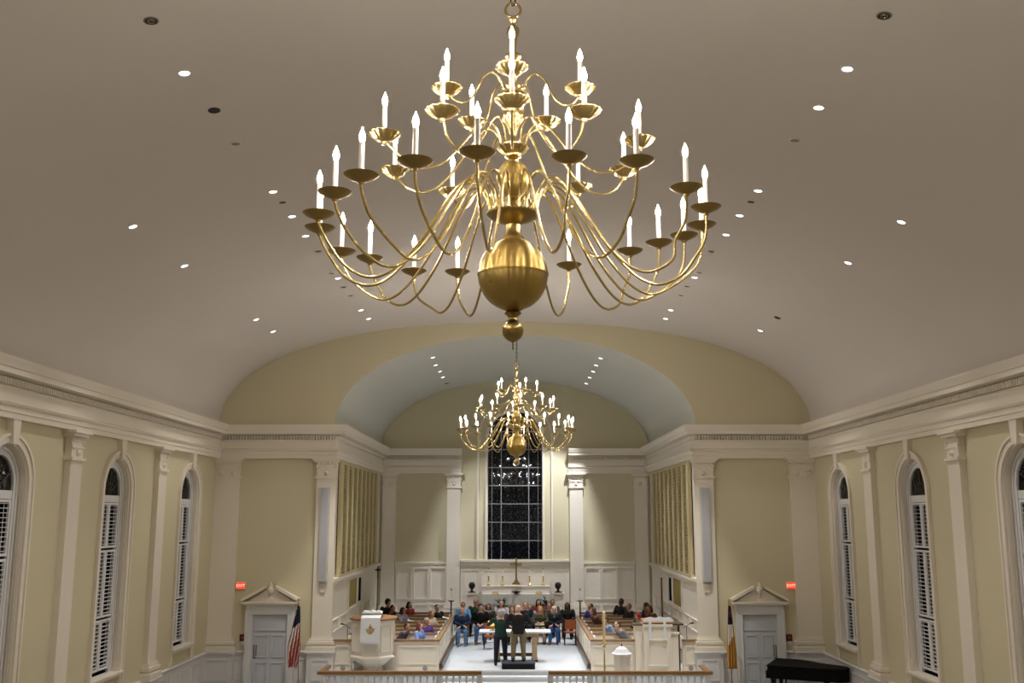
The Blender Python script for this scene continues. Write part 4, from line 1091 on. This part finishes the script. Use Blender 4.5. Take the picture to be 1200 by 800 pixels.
def chandelier(X, Y, label, tips, chain_to, chain_z):
    rt = empty('chandelier', (X, Y, H), 0, label, 'chandelier')
    # stem: turned brass with stacked knops (heights above eye level)
    def stem(m):
        m.lathe([(.0, 3.77), (.03, 3.76), (.034, 3.74), (.018, 3.72), (.022, 3.70), (.045, 3.68), (.05, 3.64), (.035, 3.61), (.03, 3.56), (.022, 3.50), (.024, 3.48), (.055, 3.46), (.06, 3.44), (.03, 3.42), (.028, 3.38),
                 (.05, 3.36), (.075, 3.33), (.04, 3.30), (.03, 3.27), (.035, 3.23), (.06, 3.22), (.075, 3.19), (.07, 3.16), (.115, 3.14), (.12, 3.12), (.085, 3.10), (.045, 3.09),
                 (.05, 3.07), (.078, 3.03), (.084, 2.98), (.075, 2.93), (.055, 2.90), (.045, 2.87), (.025, 2.82), (.02, 2.78), (.03, 2.76), (.05, 2.75), (.075, 2.74), (.115, 2.725), (.12, 2.71), (.09, 2.68), (.06, 2.66), (.06, 2.64), (.025, 2.62), (.028, 2.60)], 72)
        flute(m, 12, .05, 2.90, 3.06); flute(m, 12, .04, 3.20, 3.36); flute(m, 12, .05, 2.67, 2.735)
    inst('stem', stem, BRASS, 'stem', rt)
    def knop(m):
        m.lathe([(.028, 2.605), (.06, 2.595), (.09, 2.57), (.115, 2.53), (.124, 2.48), (.126, 2.475), (.122, 2.47), (.118, 2.42), (.095, 2.37), (.065, 2.335), (.05, 2.325), (.055, 2.31), (.04, 2.29), (.05, 2.26), (.07, 2.24), (.05, 2.22), (.06, 2.20)], 40)
    inst('knop', knop, BRASST, 'upper_ball', rt)
    def plate(m):
        m.lathe([(.06, 2.205), (.17, 2.205), (.19, 2.20), (.197, 2.19), (.19, 2.18), (.15, 2.155), (.08, 2.13), (.055, 2.11), (.05, 2.06), (.055, 2.04), (.065, 2.03)], 40)
        for k in range(40): a = 2*PI*k/40; m.ball((.188*math.cos(a), .188*math.sin(a), 2.198), .011, 6, 4)
    inst('plate', plate, BRASSD, 'arm_plate', rt)
    def ball(m):
        R = .257; c = 1.735; P = [(.05, 2.04), (.07, 2.03), (.085, 2.01), (.08, 2.0)]
        for k in range(1, 30):
            a = PI/2 - PI*k/30
            r = R*math.cos(a); z = c + (.272 if a > 0 else .27)*math.sin(a)
            if r > .06: P.append((r, z))
            if k == 14: P += [(R*1.012, c+.012), (R*1.02, c+.006), (R*1.02, c-.006), (R*1.012, c-.012)]
        P += [(.05, 1.462), (.03, 1.455)]
        m.lathe(P, 56)
    inst('ball', ball, BRASST, 'globe', rt)
    def fin(m):
        m.lathe([(.03, 1.46), (.055, 1.455), (.065, 1.445), (.045, 1.43), (.03, 1.41), (.035, 1.395), (.05, 1.39)], 24)
        m.lathe([(.03, 1.395)] + [(.077*math.cos(PI/2-PI*k/16), 1.315+.078*math.sin(PI/2-PI*k/16)) for k in range(2, 15)] + [(.015, 1.235), (.006, 1.23), (.005, 1.20), (.008, 1.19), (.0, 1.17)], 24)
    inst('finial', fin, BRASSD, 'finial', rt)
    def ring(m): m.torus((0, 0, 3.83), .058, .0105, 'y', 28, 8)
    inst('ring', ring, BRASS, 'suspension_ring', rt)
    def chain(m):
        z = 3.90; k = 0
        while z < chain_z:
            pts = []
            for i in range(13):
                a = 2*PI*i/12; u = .018*math.cos(a); v = .035*math.sin(a)
                pts.append((u, 0, z+v) if k % 2 == 0 else (0, u, z+v))
            m.tube(pts, .006, 6, caps=False); z += .055; k += 1
    inst('chain%.2f' % chain_z, chain, BRONZE, 'chain', rt)
    m = MB(); m.lathe([(.0, chain_z-.09), (.03, chain_z-.08), (.05, chain_z-.05), (.12, chain_z-.03), (.13, chain_z)], 24); m.build('ceiling_rose', BRASSD, rt)
    for tier, az, R, z in tips:
        P = [Vector((r_, 0, z_)) for r_, z_ in TIER[tier]['path'](R, z)]
        key = 'arm%s%.2f%.2f' % (tier, R, z)
        rr = .010 if tier == 'L' else .0085
        a_ = inst(key, lambda m: m.tube(smoothpath(P, 6), rr, 8), BRASS, 'arm', rt, (0, 0, 0), PI/2-math.radians(az))
        b = inst('bob', bobeche, BRASSD if tier == 'L' else BRASS, 'drip_pan', a_, (R, 0, z)) if tier == 'L' else inst('bob2', bowl, BRASS, 'drip_pan', a_, (R, 0, z))
        inst('sleeve', sleeve, IVORY, 'candle', a_, (R, 0, z)); inst('bulb', bulb, BULB, 'bulb', a_, (R, 0, z))
    return rt
NEAR = [('L', a, R, z) for a, R, z in [(-171.8, 1.47, 2.12), (165.2, 1.35, 2.15), (146.8, 1.41, 2.17), (117.6, 1.33, 2.19), (96.2, 1.41, 2.2), (79.0, 1.48, 2.2), (67.3, 1.48, 2.2), (58.1, 1.4, 2.19), (45.4, 1.37, 2.18), (20.2, 1.41, 2.15), (0, 1.44, 2.13), (-19.3, 1.49, 2.11), (-33.6, 1.56, 2.09), (-56.2, 1.41, 2.07), (-68.5, 1.46, 2.06), (-94.3, 1.41, 2.06), (-108.2, 1.42, 2.06), (-127.0, 1.45, 2.07), (-141.1, 1.5, 2.08), (-156.6, 1.48, 2.1)]]
NEAR += [('M', a, R, z) for a, R, z in [(-179.7, .97, 2.66), (-149.6, .93, 2.66), (-114.4, 1.0, 2.65), (-70.9, .98, 2.65), (-31.5, .97, 2.65), (2, .96, 2.66), (35, .94, 2.67), (66.9, .95, 2.67), (105.4, .95, 2.67), (148.9, .93, 2.66)]]
NEAR += [('T', a, R, z) for a, R, z in [(-179.3, .53, 3.1), (-112.9, .53, 3.09), (-38.6, .53, 3.09), (30.3, .53, 3.11), (105.6, .52, 3.12)]]
FAR = [('L', 8+18*i, 1.44, 2.13) for i in range(20)] + [('M', -6+36*i, .96, 2.66) for i in range(10)] + [('T', 10+72*i, .53, 3.1) for i in range(5)]
APEX = NB+NR-H-.005
chandelier(-.015, 7.0, 'large three-tiered brass chandelier hanging nearest, its globe filling the middle of the view', NEAR, None, APEX)
chandelier(.04, 25.0, 'distant three-tiered brass chandelier hanging before the chancel arch', FAR, None, APEX)

# ------------------------------------------------------------------ people
SKIN = {'a': mat('skin_light', (206, 158, 130), .6), 'b': mat('skin_tan', (176, 124, 92), .6), 'c': mat('skin_dark', (98, 64, 46), .6)}
def fab(name, c): return mat('fabric_'+name, c, .9, bump=.2, scale=80)
DG = bpy.context.evaluated_depsgraph_get
def remesh(o, vox):
    md = o.modifiers.new('r', 'REMESH'); md.mode = 'VOXEL'; md.voxel_size = vox; md.use_smooth_shade = True
    sm = o.modifiers.new('s', 'SMOOTH'); sm.factor = .5; sm.iterations = 2
    bpy.context.view_layer.update(); dg = DG(); me = bpy.data.meshes.new_from_object(o.evaluated_get(dg)); mt = o.data.materials[0]
    old = o.data; o.modifiers.clear(); o.data = me; me.name = old.name
    if not me.materials: me.materials.append(mt)
    bpy.data.meshes.remove(old); return o
def cap(m, a, b, ra, rb, n=10):
    a = Vector(a); b = Vector(b); m.tube([a, (a+b)/2, b], [ra, (ra+rb)/2, rb], n); m.ball(a, ra, n, 6); m.ball(b, rb, n, 6)
def loft(m, rings, n=16):
    vs = []; fs = []
    for (c, rx, ry) in rings:
        for k in range(n): w = 2*PI*k/n; vs.append((c[0]+rx*math.cos(w), c[1]+ry*math.sin(w), c[2]))
    for i in range(len(rings)-1):
        for k in range(n): a = i*n+k; b = i*n+(k+1) % n; fs.append((a, b, b+n, a+n))
    fs.append(tuple(range(n))[::-1]); fs.append(tuple((len(rings)-1)*n+k for k in range(n))); m.add(vs, fs)
def hand(m, wrist, d, palm_n, curl=.5, side=1):
    """wrist, pointing direction d, palm normal; palm, four bent fingers of unequal length and a thumb from the palm's side"""
    w = Vector(wrist); d = Vector(d).normalized(); nn = Vector(palm_n); nn = (nn - d*nn.dot(d)).normalized(); sd = d.cross(nn).normalized()*side
    c0 = w + d*.02; c1 = w + d*.085
    for k in (-1, 0, 1): cap(m, c0 + sd*k*.016, c1 + sd*k*.026, .015, .014, 8)
    for k, L in enumerate((.068, .078, .073, .056)):
        b = c1 + sd*(.036 - k*.024) ; e1 = b + d*L*.5 + nn*L*.2*curl; e2 = e1 + d*L*.4*(1-curl*.6) + nn*L*.5*curl
        cap(m, b, e1, .0105, .010, 6); cap(m, e1, e2, .010, .009, 6)
    b = c0 + sd*.03; e1 = b + sd*.03 + d*.03; e2 = e1 + d*.03 + nn*.012 + sd*.004
    cap(m, b, e1, .013, .0115, 6); cap(m, e1, e2, .0115, .010, 6)
def person(label, X, Y, rz, pose, top, bottom, hair, hcol, skin='a', sc_=1.0, arms=None, head=(0, 0), lean=0, z0=CF, shoe=(20, 18, 18), collar=None, sub=None, skirt=False, coat=False, wide=1.12):
    rt = empty('person', (X, Y, z0), rz, label, 'person'); rt.scale = (sc_*wide, sc_*1.03, sc_)
    sit = pose == 'sit'; ph = .53 if sit else .93
    up = .0
    P = Vector((0, 0, ph)); ch = Vector((0, -lean*.35, ph+.37)); nk = Vector((0, -lean*.5, ph+.53)); hd = nk + Vector((0, -.02-lean*.12, .135))
    sh = [nk + Vector((s*.185, .01, -.055)) for s in (-1, 1)]
    if sit:
        kn = [Vector((s*.11, -.44, ph-.02)) for s in (-1, 1)]; an = [Vector((s*.12, -.42+.04*s, .08)) for s in (-1, 1)]; hip = [Vector((s*.09, -.02, ph-.01)) for s in (-1, 1)]
    else:
        hip = [Vector((s*.095, 0, ph-.04)) for s in (-1, 1)]; kn = [Vector((s*.115, -.02, .49)) for s in (-1, 1)]; an = [Vector((s*.13, .02, .08)) for s in (-1, 1)]
    if arms is None:
        if sit: arms = [((-.25, -.08, ph+.22), (-.07, -.30, ph+.13)), ((.25, -.08, ph+.22), (.07, -.30, ph+.13))]
        else: arms = [((-.25, .02, 1.14), (-.24, -.06, .88)), ((.25, .02, 1.14), (.24, -.06, .88))]
    arms = [(Vector(a), Vector(b)) for a, b in arms]
    # body
    m = MB()
    loft(m, [(P+Vector((0, 0, -.1)), .12, .09), (P, .155, .11), (P+Vector((0, -lean*.1, .15)), .13, .095), (ch, .155, .11), (nk+Vector((0, 0, -.1)), .15, .09), (nk+Vector((0, 0, -.03)), .09, .07), (nk, .06, .06)], 16)
    cap(m, nk+Vector((0, 0, -.05)), hd, .056, .05)
    for i in (0, 1):
        s = (-1, 1)[i]
        cap(m, sh[i], arms[i][0], .052, .04); cap(m, arms[i][0], arms[i][1], .040, .027)
        d = (arms[i][1]-arms[i][0]).normalized()
        hand(m, arms[i][1], d + Vector((0, 0, -.15 if sit else 0)), (Vector((0, 0, -1)) if sit else Vector((-s, -.3, 0))), .5, s)
        cap(m, hip[i], kn[i], .082, .056); cap(m, kn[i], an[i], .054, .036); cap(m, an[i]+Vector((0, .03, -.03)), an[i]+Vector((0, -.13, -.045)), .038, .03)
    # head with face, turned
    Rm = Matrix.Translation(hd) @ Matrix.Rotation(head[0], 4, 'Z') @ Matrix.Rotation(head[1], 4, 'X')
    m.M = Rm
    m.ball((0, .01, .03), .09, 18, 12, rx=.076, ry=.094, rz=.095); m.ball((0, -.03, -.03), .07, 16, 10, rx=.058, ry=.062, rz=.078)
    m.tube([(0, -.088, .02), (0, -.112, -.022), (0, -.095, -.03)], [.008, .014, .008], 8)
    m.ball((0, -.078, -.085), .02, 8, 6); m.ball((0, -.082, .038), .03, 10, 6, rx=.045, ry=.014, rz=.012)
    for s in (-1, 1): m.ball((s*.078, .01, -.0), .02, 8, 6, rx=.01, ry=.018, rz=.03)
    m.M = None
    remesh(m.build('body', SKIN[skin], rt), .0115)
    if True:
        m = MB(); m.M = Rm
        for s in (-1, 1): m.ball((s*.03, -.083, .012), .009, 8, 6, rx=.011, ry=.007, rz=.007)
        m.build('eyes', mat('eye_dark', (30, 24, 22), .3), rt)
        m = MB(); m.M = Rm; m.ball((0, -.088, -.055), .01, 10, 6, rx=.022, ry=.007, rz=.007); m.build('mouth', mat('lips', (150, 84, 76), .6), rt)
    # garments
    m = MB(); g = .022
    lo = P+Vector((0, 0, -.06 if not coat else -.10))
    loft(m, [(lo, .165+g*.3, .13), (P+Vector((0, 0, .04)), .168, .132), (P+Vector((0, -lean*.1, .17)), .152, .12), (ch, .178, .13), (nk+Vector((0, 0, -.1)), .17, .11), (nk+Vector((0, 0, -.045)), .10, .085), (nk+Vector((0, 0, -.02)), .075, .07)], 18)
    for i in (0, 1):
        a, b = arms[i]; cap(m, sh[i], a, .068, .055); cap(m, a, a.lerp(b, .93), .055, .038)
    if coat and sit:
        for i in (0, 1): cap(m, hip[i]+Vector((0, 0, .02)), hip[i].lerp(kn[i], .45)+Vector((0, 0, .01)), .10, .085)
    o = remesh(m.build('top', fab(*top), rt), .017)
    m = MB()
    if skirt:
        for i in (0, 1): cap(m, hip[i], kn[i], .105, .09); cap(m, kn[i], kn[i]+(an[i]-kn[i])*.45, .09, .10)
        cap(m, (kn[0]+kn[1])/2, (hip[0]+hip[1])/2, .09, .1)
        cap(m, (kn[0]+kn[1])/2, (kn[0]+kn[1])/2 + (an[0]-kn[0])*.45, .085, .1)
    else:
        loft(m, [(P+Vector((0, 0, -.12)), .13, .105), (P+Vector((0, 0, -.04)), .16, .122), (P+Vector((0, 0, .06)), .155, .115)], 16)
        for i in (0, 1): cap(m, hip[i], kn[i], .095, .072); cap(m, kn[i], kn[i].lerp(an[i], .9), .07, .056)
    remesh(m.build('skirt' if skirt else 'trousers', fab(*bottom), rt), .017)
    for i in (0, 1):
        m = MB(); a = an[i]; cap(m, a+Vector((0, .035, -.035)), a+Vector((0, -.15, -.042)), .042, .036, 12); cap(m, a+Vector((0, .02, -.03)), a+Vector((0, .0, .02)), .045, .044, 10)
        m.v = [Vector((v.x, v.y, max(v.z, 0.0))) for v in m.v]
        m.build('shoe', mat('shoe_%d_%d_%d' % shoe, shoe, .5), rt)
    if collar:
        m = MB(); m.torus(nk+Vector((0, -.005, -.02)), .065, .016, 'z', 18, 8); m.box(-.03, .03, nk.y-.12, nk.y-.085, nk.z-.2, nk.z-.04); m.build('collar', fab(*collar), rt)
    # hair
    if hair != 'bald':
        m = MB(); m.M = Rm
        vs = []; fs = []; nn_, mm_ = 22, 14
        fr = {'short': -.02, 'long': -.03, 'mid': -.03, 'fringe': -.045, 'bun': -.02, 'curly': -.03, 'thin': .02}[hair]
        k_ = {'curly': 1.24, 'long': 1.12, 'mid': 1.12}.get(hair, 1.06)
        m.ball((0, .026, .043), .09, 20, 12, rx=.079*k_, ry=.088*k_, rz=.09*k_)
        m.ball((0, .05, -.005), .07, 18, 10, rx=.074*k_, ry=.062*k_, rz=.085)
        if hair in ('mid', 'long'):
            L = -.09 if hair == 'mid' else -.24
            for s in (-1, 1): cap(m, (s*.068, .01, .03), (s*.082, -.005, L), .03, .03)
            for q in (-.05, 0, .05): cap(m, (q, .075, .02), (q*1.3, .085, L), .035, .035)
        if hair == 'bun': m.ball((0, .12, .03), .045, 12, 8)
        m.M = None
        remesh(m.build('hair', mat('hair_%d_%d_%d' % hcol, hcol, .7, bump=.4, scale=60), rt), .012)
    else:
        m = MB(); m.M = Rm
        for s in (-1, 1): cap(m, (s*.07, .05, -.0), (s*.055, .075, -.01), .018, .02)
        cap(m, (-.05, .08, -.015), (.05, .08, -.015), .022, .022)
        m.M = None; m.build('hair', mat('hair_%d_%d_%d' % hcol, hcol, .7), rt)
    return rt

CH = None
def chair(X, Y, rz, label, z0=CF):
    global CH
    if CH is None:
        r = empty('wooden_chair', (X, Y, z0), rz, label, 'chair', 'wooden chairs before the altar')
        m = MB(); m.box(-.22, .22, -.24, .2, .42, .46); m.build('seat', CHAIRM, r, smooth=False)
        m = MB(); m.box(-.2, .2, .19, .22, .56, .9); m.build('backrest', CHAIRM, r, smooth=False)
        for x in (-.2, .2):
            m = MB(); m.tube([(x, -.2, 0), (x, -.2, .42)], .014, 8); m.build('leg', IRON, r)
            m = MB(); m.tube([(x, .2, 0), (x, .2, .42), (x, .21, .88)], .014, 8); m.build('leg', IRON, r)
        m = MB(); m.tube([(-.2, .2, .25), (.2, .2, .25)], .009, 6); m.build('stretcher', IRON, r)
        CH = r; return r
    r = CH.copy(); col.objects.link(r); r.location = (X, Y, z0); r.rotation_euler = (0, 0, rz); r['label'] = label
    for c in CH.children:
        d = c.copy(); col.objects.link(d); d.parent = r
    return r
def headY(py, hh=1.20): # distance of a seated head of this height
    d = ray(600, py); return (CF+hh-H)/(d.z/d.y)
BK = None
def book(loc, rz, label, tilt=.5):
    global BK
    if BK is None:
        o = MB(); o.prism([(-.17, .02), (-.16, .035), (-.08, .045), (0, .02), (.08, .045), (.16, .035), (.17, .02), (.16, .01), (0, 0), (-.16, .01)], -.12, .12, 'xz')
        o = o.build('song_book', PAPER, smooth=False); BK = o
    else: o = BK.copy(); col.objects.link(o)
    o.location = loc; o.rotation_euler = (tilt, 0, rz); tag(o, label, 'book', 'open song books'); return o

JEAN = ('denim', (62, 96, 140)); BLK = ('black', (16, 15, 17)); NAVY = ('navy', (24, 32, 56)); KHA = ('khaki', (116, 104, 74))
folded = [((-.25, -.06, .78), (.06, -.30, .70)), ((.25, -.06, .78), (-.06, -.32, .68))]
hold = [((-.24, -.12, .78), (-.09, -.36, .78)), ((.24, -.12, .78), (.09, -.36, .78))]
center = [
 # px, py(head), label, top, bottom, hair, hcol, skin, kwargs
 (542.5, 709, 'seated person in light blue shirt behind the man in navy sweater, far left', ('skyblue', (112, 160, 208)), NAVY, 'short', (40, 32, 28), 'b', dict(row=39.6)),
 (541.5, 715.5, 'seated man in navy sweater and light jeans, leftmost of the front row', ('navy_knit', (26, 46, 76)), ('light_denim', (96, 130, 168)), 'bald', (150, 130, 115), 'a', dict(shoe=(120, 124, 130), arms=folded)),
 (557.5, 705.5, 'seated person in dark green top in back row left, head turned down', ('forest', (32, 62, 42)), BLK, 'thin', (120, 84, 60), 'b', dict(row=40.2)),
 (563.5, 710.5, 'seated person with dark red hair in black sweater looking down at papers', BLK, JEAN, 'short', (58, 22, 22), 'a', dict(head=(.3, .5), lean=.35, shoe=(90, 90, 92), row=37.7)),
 (572.5, 711, 'seated dark-haired woman in brown jacket over a white lace blouse', ('umber', (58, 46, 36)), BLK, 'mid', (34, 24, 20), 'b', dict(collar=('white', (220, 216, 210)), row=39.1)),
 (587.5, 707.5, 'seated grey-haired man in white shirt behind the raised arms', ('whiteshirt', (206, 206, 212)), BLK, 'short', (130, 118, 110), 'a', dict(row=39.8)),
 (600, 714, 'seated person with brown hair glimpsed between the two standing conductors', ('maroon', (84, 38, 34)), BLK, 'mid', (88, 58, 38), 'a', dict()),
 (615.5, 709, 'seated man in navy jacket right beside the standing man in black', ('darknavy', (18, 24, 40)), NAVY, 'short', (120, 76, 52), 'a', dict(row=38.4)),
 (620.5, 711.5, 'seated person in pale blue shirt half hidden behind man in navy jacket', ('paleblue', (150, 182, 206)), BLK, 'short', (80, 60, 44), 'a', dict(row=39.3)),
 (631, 706, 'seated dark-haired woman in a red coat in the back row', ('crimson', (140, 30, 30)), BLK, 'long', (30, 20, 18), 'a', dict(row=40.25)),
 (633, 714, 'seated woman with long blond hair and olive jacket, papers on her lap', ('olive', (70, 66, 44)), ('beige', (176, 150, 118)), 'long', (178, 132, 62), 'a', dict(skirt=False, arms=hold)),
 (643.5, 709.5, 'seated person in plaid brown shirt, left of a back-row pair', ('plaidbrown', (96, 66, 58)), BLK, 'short', (50, 36, 30), 'a', dict(row=39.6)),
 (647.5, 706, 'seated person in grey checked shirt, right of a back-row pair', ('greycheck', (92, 80, 84)), BLK, 'short', (44, 34, 30), 'b', dict(row=40.2)),
 (649.5, 714, 'seated white-haired woman in black coat and blue jeans, colourful scarf', ('coatblack', (20, 19, 22)), ('blue_denim', (44, 96, 160)), 'mid', (210, 196, 176), 'a', dict(arms=folded, collar=('teal', (60, 130, 140)), shoe=(110, 60, 50))),
 (665, 709.5, 'seated woman with long dark hair in a black coat, rightmost of the group', ('blackbrown', (30, 25, 22)), BLK, 'long', (34, 22, 16), 'c', dict(shoe=(24, 22, 22))),
]
for (px, py, lab, top, bot, hair, hc, sk, kw) in center:
    Y = kw.pop('row', None) or headY(py)
    Y = min(Y, 40.25); X = atY(px, py, Y).x
    # children of one row differ slightly in stature so that heads meet the photographed heights
    want = atY(px, py, Y).z-CF; s_ = max(.9, min(1.08, want/1.20))
    person(lab, X, Y, random.uniform(-.12, .12), 'sit', top, bot, hair, hc, sk, s_, **kw)
    chair(X, Y+.02, 0, 'wooden chair under the '+' '.join(lab.replace('seated ', '').split()[:12]).rstrip(','))
# two empty chairs with their backs to the camera
chair(atY(574, 735, 36.0).x, 36.0, PI, 'empty orange-brown chair with its back to camera behind the communion table')
chair(atY(668, 738, 37.2).x, 37.2, PI, 'empty orange-brown chair with its back to camera at right of the group')
# standing pair
person('standing man in dark green sweater and navy trousers raising both hands, seen from behind', atY(586.5, 750, 31.75).x, 32.15, PI, 'stand', ('bottle_green', (18, 50, 38)), ('deepnavy', (20, 22, 36)), 'thin', (170, 160, 152), 'a', .985,
       arms=[((-.33, -.16, 1.22), (-.24, -.30, 1.46)), ((.33, -.18, 1.24), (.12, -.38, 1.42))], head=(.15, .12), lean=.05, wide=1.2)
person('standing man in black sweater and khaki trousers on the podium, seen from behind', atY(607.5, 750, 31.6).x, 31.78, PI, 'stand', ('jet', (7, 7, 8)), KHA, 'bald', (176, 160, 148), 'a', .985,
       arms=[((-.29, .0, 1.16), (-.16, -.26, 1.12)), ((.29, .0, 1.16), (.16, -.26, 1.12))], z0=CF+.18, coat=True, wide=1.3)
# left choir, facing the aisle
PL = PI/2; PR = -PI/2
left = [
 (444, 706, 'person with dark curly hair and black jacket leaning forward at back of the left choir', BLK, BLK, 'curly', (24, 18, 16), 'b', dict(lean=.3, row=39.4)),
 (477, 709, 'dark-haired person in a red sweater reading in the left choir', ('redsweater', (132, 30, 34)), BLK, 'mid', (26, 18, 16), 'b', dict(lean=.2, arms=hold)),
 (472, 715.5, 'person in grey and white patterned top holding an open book', ('greypattern', (150, 150, 162)), BLK, 'mid', (34, 24, 22), 'b', dict(arms=hold)),
 (467, 735, 'dark-haired person in black and white bending low beside the pulpit', ('blackwhite', (66, 66, 78)), BLK, 'short', (28, 22, 20), 'b', dict(lean=.5, row=32.3)),
 (491.5, 733.5, 'auburn-haired person with glasses in pale blue in the nearest left pew', ('babyblue', (126, 150, 206)), NAVY, 'mid', (98, 48, 34), 'a', dict(sc=1)),
 (500, 728, 'grey-haired man in purple and blue patterned top, nearest left pew', ('violet', (86, 56, 128)), ('lavender', (168, 172, 220)), 'thin', (150, 146, 144), 'b', dict()),
 (505.5, 719.5, 'red-haired person in cream shirt in the left choir near the aisle', ('cream', (214, 196, 172)), ('lavenderwhite', (196, 200, 230)), 'short', (146, 74, 40), 'a', dict()),
 (512, 712, 'dark-haired woman in a black dress with legs crossed by the left aisle screen', ('blackdress', (18, 17, 19)), BLK, 'bun', (46, 30, 24), 'a', dict(rz=.5, arms=hold)),
 (455, 713, 'person in dark coat leaning on an arm behind the pulpit', ('darkcoat', (34, 30, 34)), BLK, 'short', (40, 28, 24), 'b', dict(row=38.0, lean=.3)),
]
right = [
 (692.5, 711, 'dark-haired boy in royal blue shirt by the right aisle screen', ('royal', (36, 48, 120)), BLK, 'short', (24, 20, 20), 'b', dict(rz=.3)),
 (705, 717, 'brown-haired person bending forward in the right choir', ('brownknit', (110, 76, 56)), BLK, 'mid', (104, 70, 46), 'a', dict(lean=.5)),
 (728, 705, 'dark-haired man in black jacket at back of the right choir', ('blackjacket', (22, 20, 22)), BLK, 'short', (36, 24, 20), 'c', dict(row=39.8)),
 (737, 710.5, 'fair-haired person in black top beside the dark-haired man, right choir', ('blacktop', (20, 20, 24)), BLK, 'short', (130, 100, 72), 'a', dict()),
 (748, 722.5, 'person with bright red hair beside the lectern', ('darkgreen', (40, 46, 38)), BLK, 'curly', (160, 46, 38), 'a', dict()),
 (769, 710.5, 'dark-haired person in navy holding up a folder behind the lectern', ('navyshirt', (34, 42, 74)), BLK, 'curly', (48, 34, 28), 'b', dict(lean=.2, arms=hold)),
 (779, 713.5, 'brown-haired person in brown jacket behind the lectern', ('chestnut', (110, 66, 38)), ('brown', (92, 58, 40)), 'mid', (92, 52, 30), 'b', dict(lean=.3)),
 (718, 727, 'person in light blue with pink sleeves in the nearest right pews', ('powder', (136, 158, 196)), ('rose', (170, 110, 110)), 'short', (66, 48, 38), 'a', dict(lean=.4, row=33.8)),
 (736, 733, 'person in grey bending low in the nearest right pew', ('stone', (122, 122, 128)), BLK, 'short', (50, 40, 34), 'a', dict(lean=.6, row=32.6)),
]
for S, lst in ((-1, left), (1, right)):
    for (px, py, lab, top, bot, hair, hc, sk, kw) in lst:
        Y = kw.pop('row', None) or headY(py); kw.pop('sc', 0); rz = kw.pop('rz', 0)
        X = atY(px, py, Y).x
        # sit on the nearest pew, half turned towards the aisle
        Yr = min(PEWY, key=lambda q: abs(q-.24-Y))-.24
        X = atY(px, py, Yr).x; X = S*max(2.85, min(5.1, abs(X)))
        want = atY(px, py, Yr).z-CF; s_ = max(.9, min(1.12, (want+kw.get('lean', 0)*.08)/1.20))
        person(lab, X, Yr, -S*(.95+.25*math.sin(px))+rz*S, 'sit', top, bot, hair, hc, sk, s_, **kw)
book(atY(481, 728, 37.2)+Vector((0, 0, 0)), PI/2, 'open song book held by the person in grey patterned top', .3)
book(atY(632.5, 731, 37.6), 0, 'open white papers on the lap of the blond woman', .35)
book(atY(522, 724.5, 37.8), PI/2, 'open white booklet held by the woman in the black dress', .3)

# ------------------------------------------------------------------ world, camera, colour
w = bpy.data.worlds.new('night'); sc.world = w; w.use_nodes = True
w.node_tree.nodes['Background'].inputs['Color'].default_value = (.02, .025, .04, 1); w.node_tree.nodes['Background'].inputs['Strength'].default_value = .15
cam = bpy.data.cameras.new('camera'); co = bpy.data.objects.new('camera', cam); col.objects.link(co)
cam.sensor_width = 36; cam.lens = F*36/1200; cam.clip_end = 200; cam.clip_start = .05
co.location = (0, 0, H); co.rotation_euler = (PI/2+TH, 0, 0)
cam.shift_x = (600-CX)/1200
sc.camera = co
sc.view_settings.view_transform = 'Standard'; sc.view_settings.look = 'None'; sc.view_settings.gamma = 1; sc.view_settings.use_curve_mapping = False
sc.view_settings.exposure = -.22
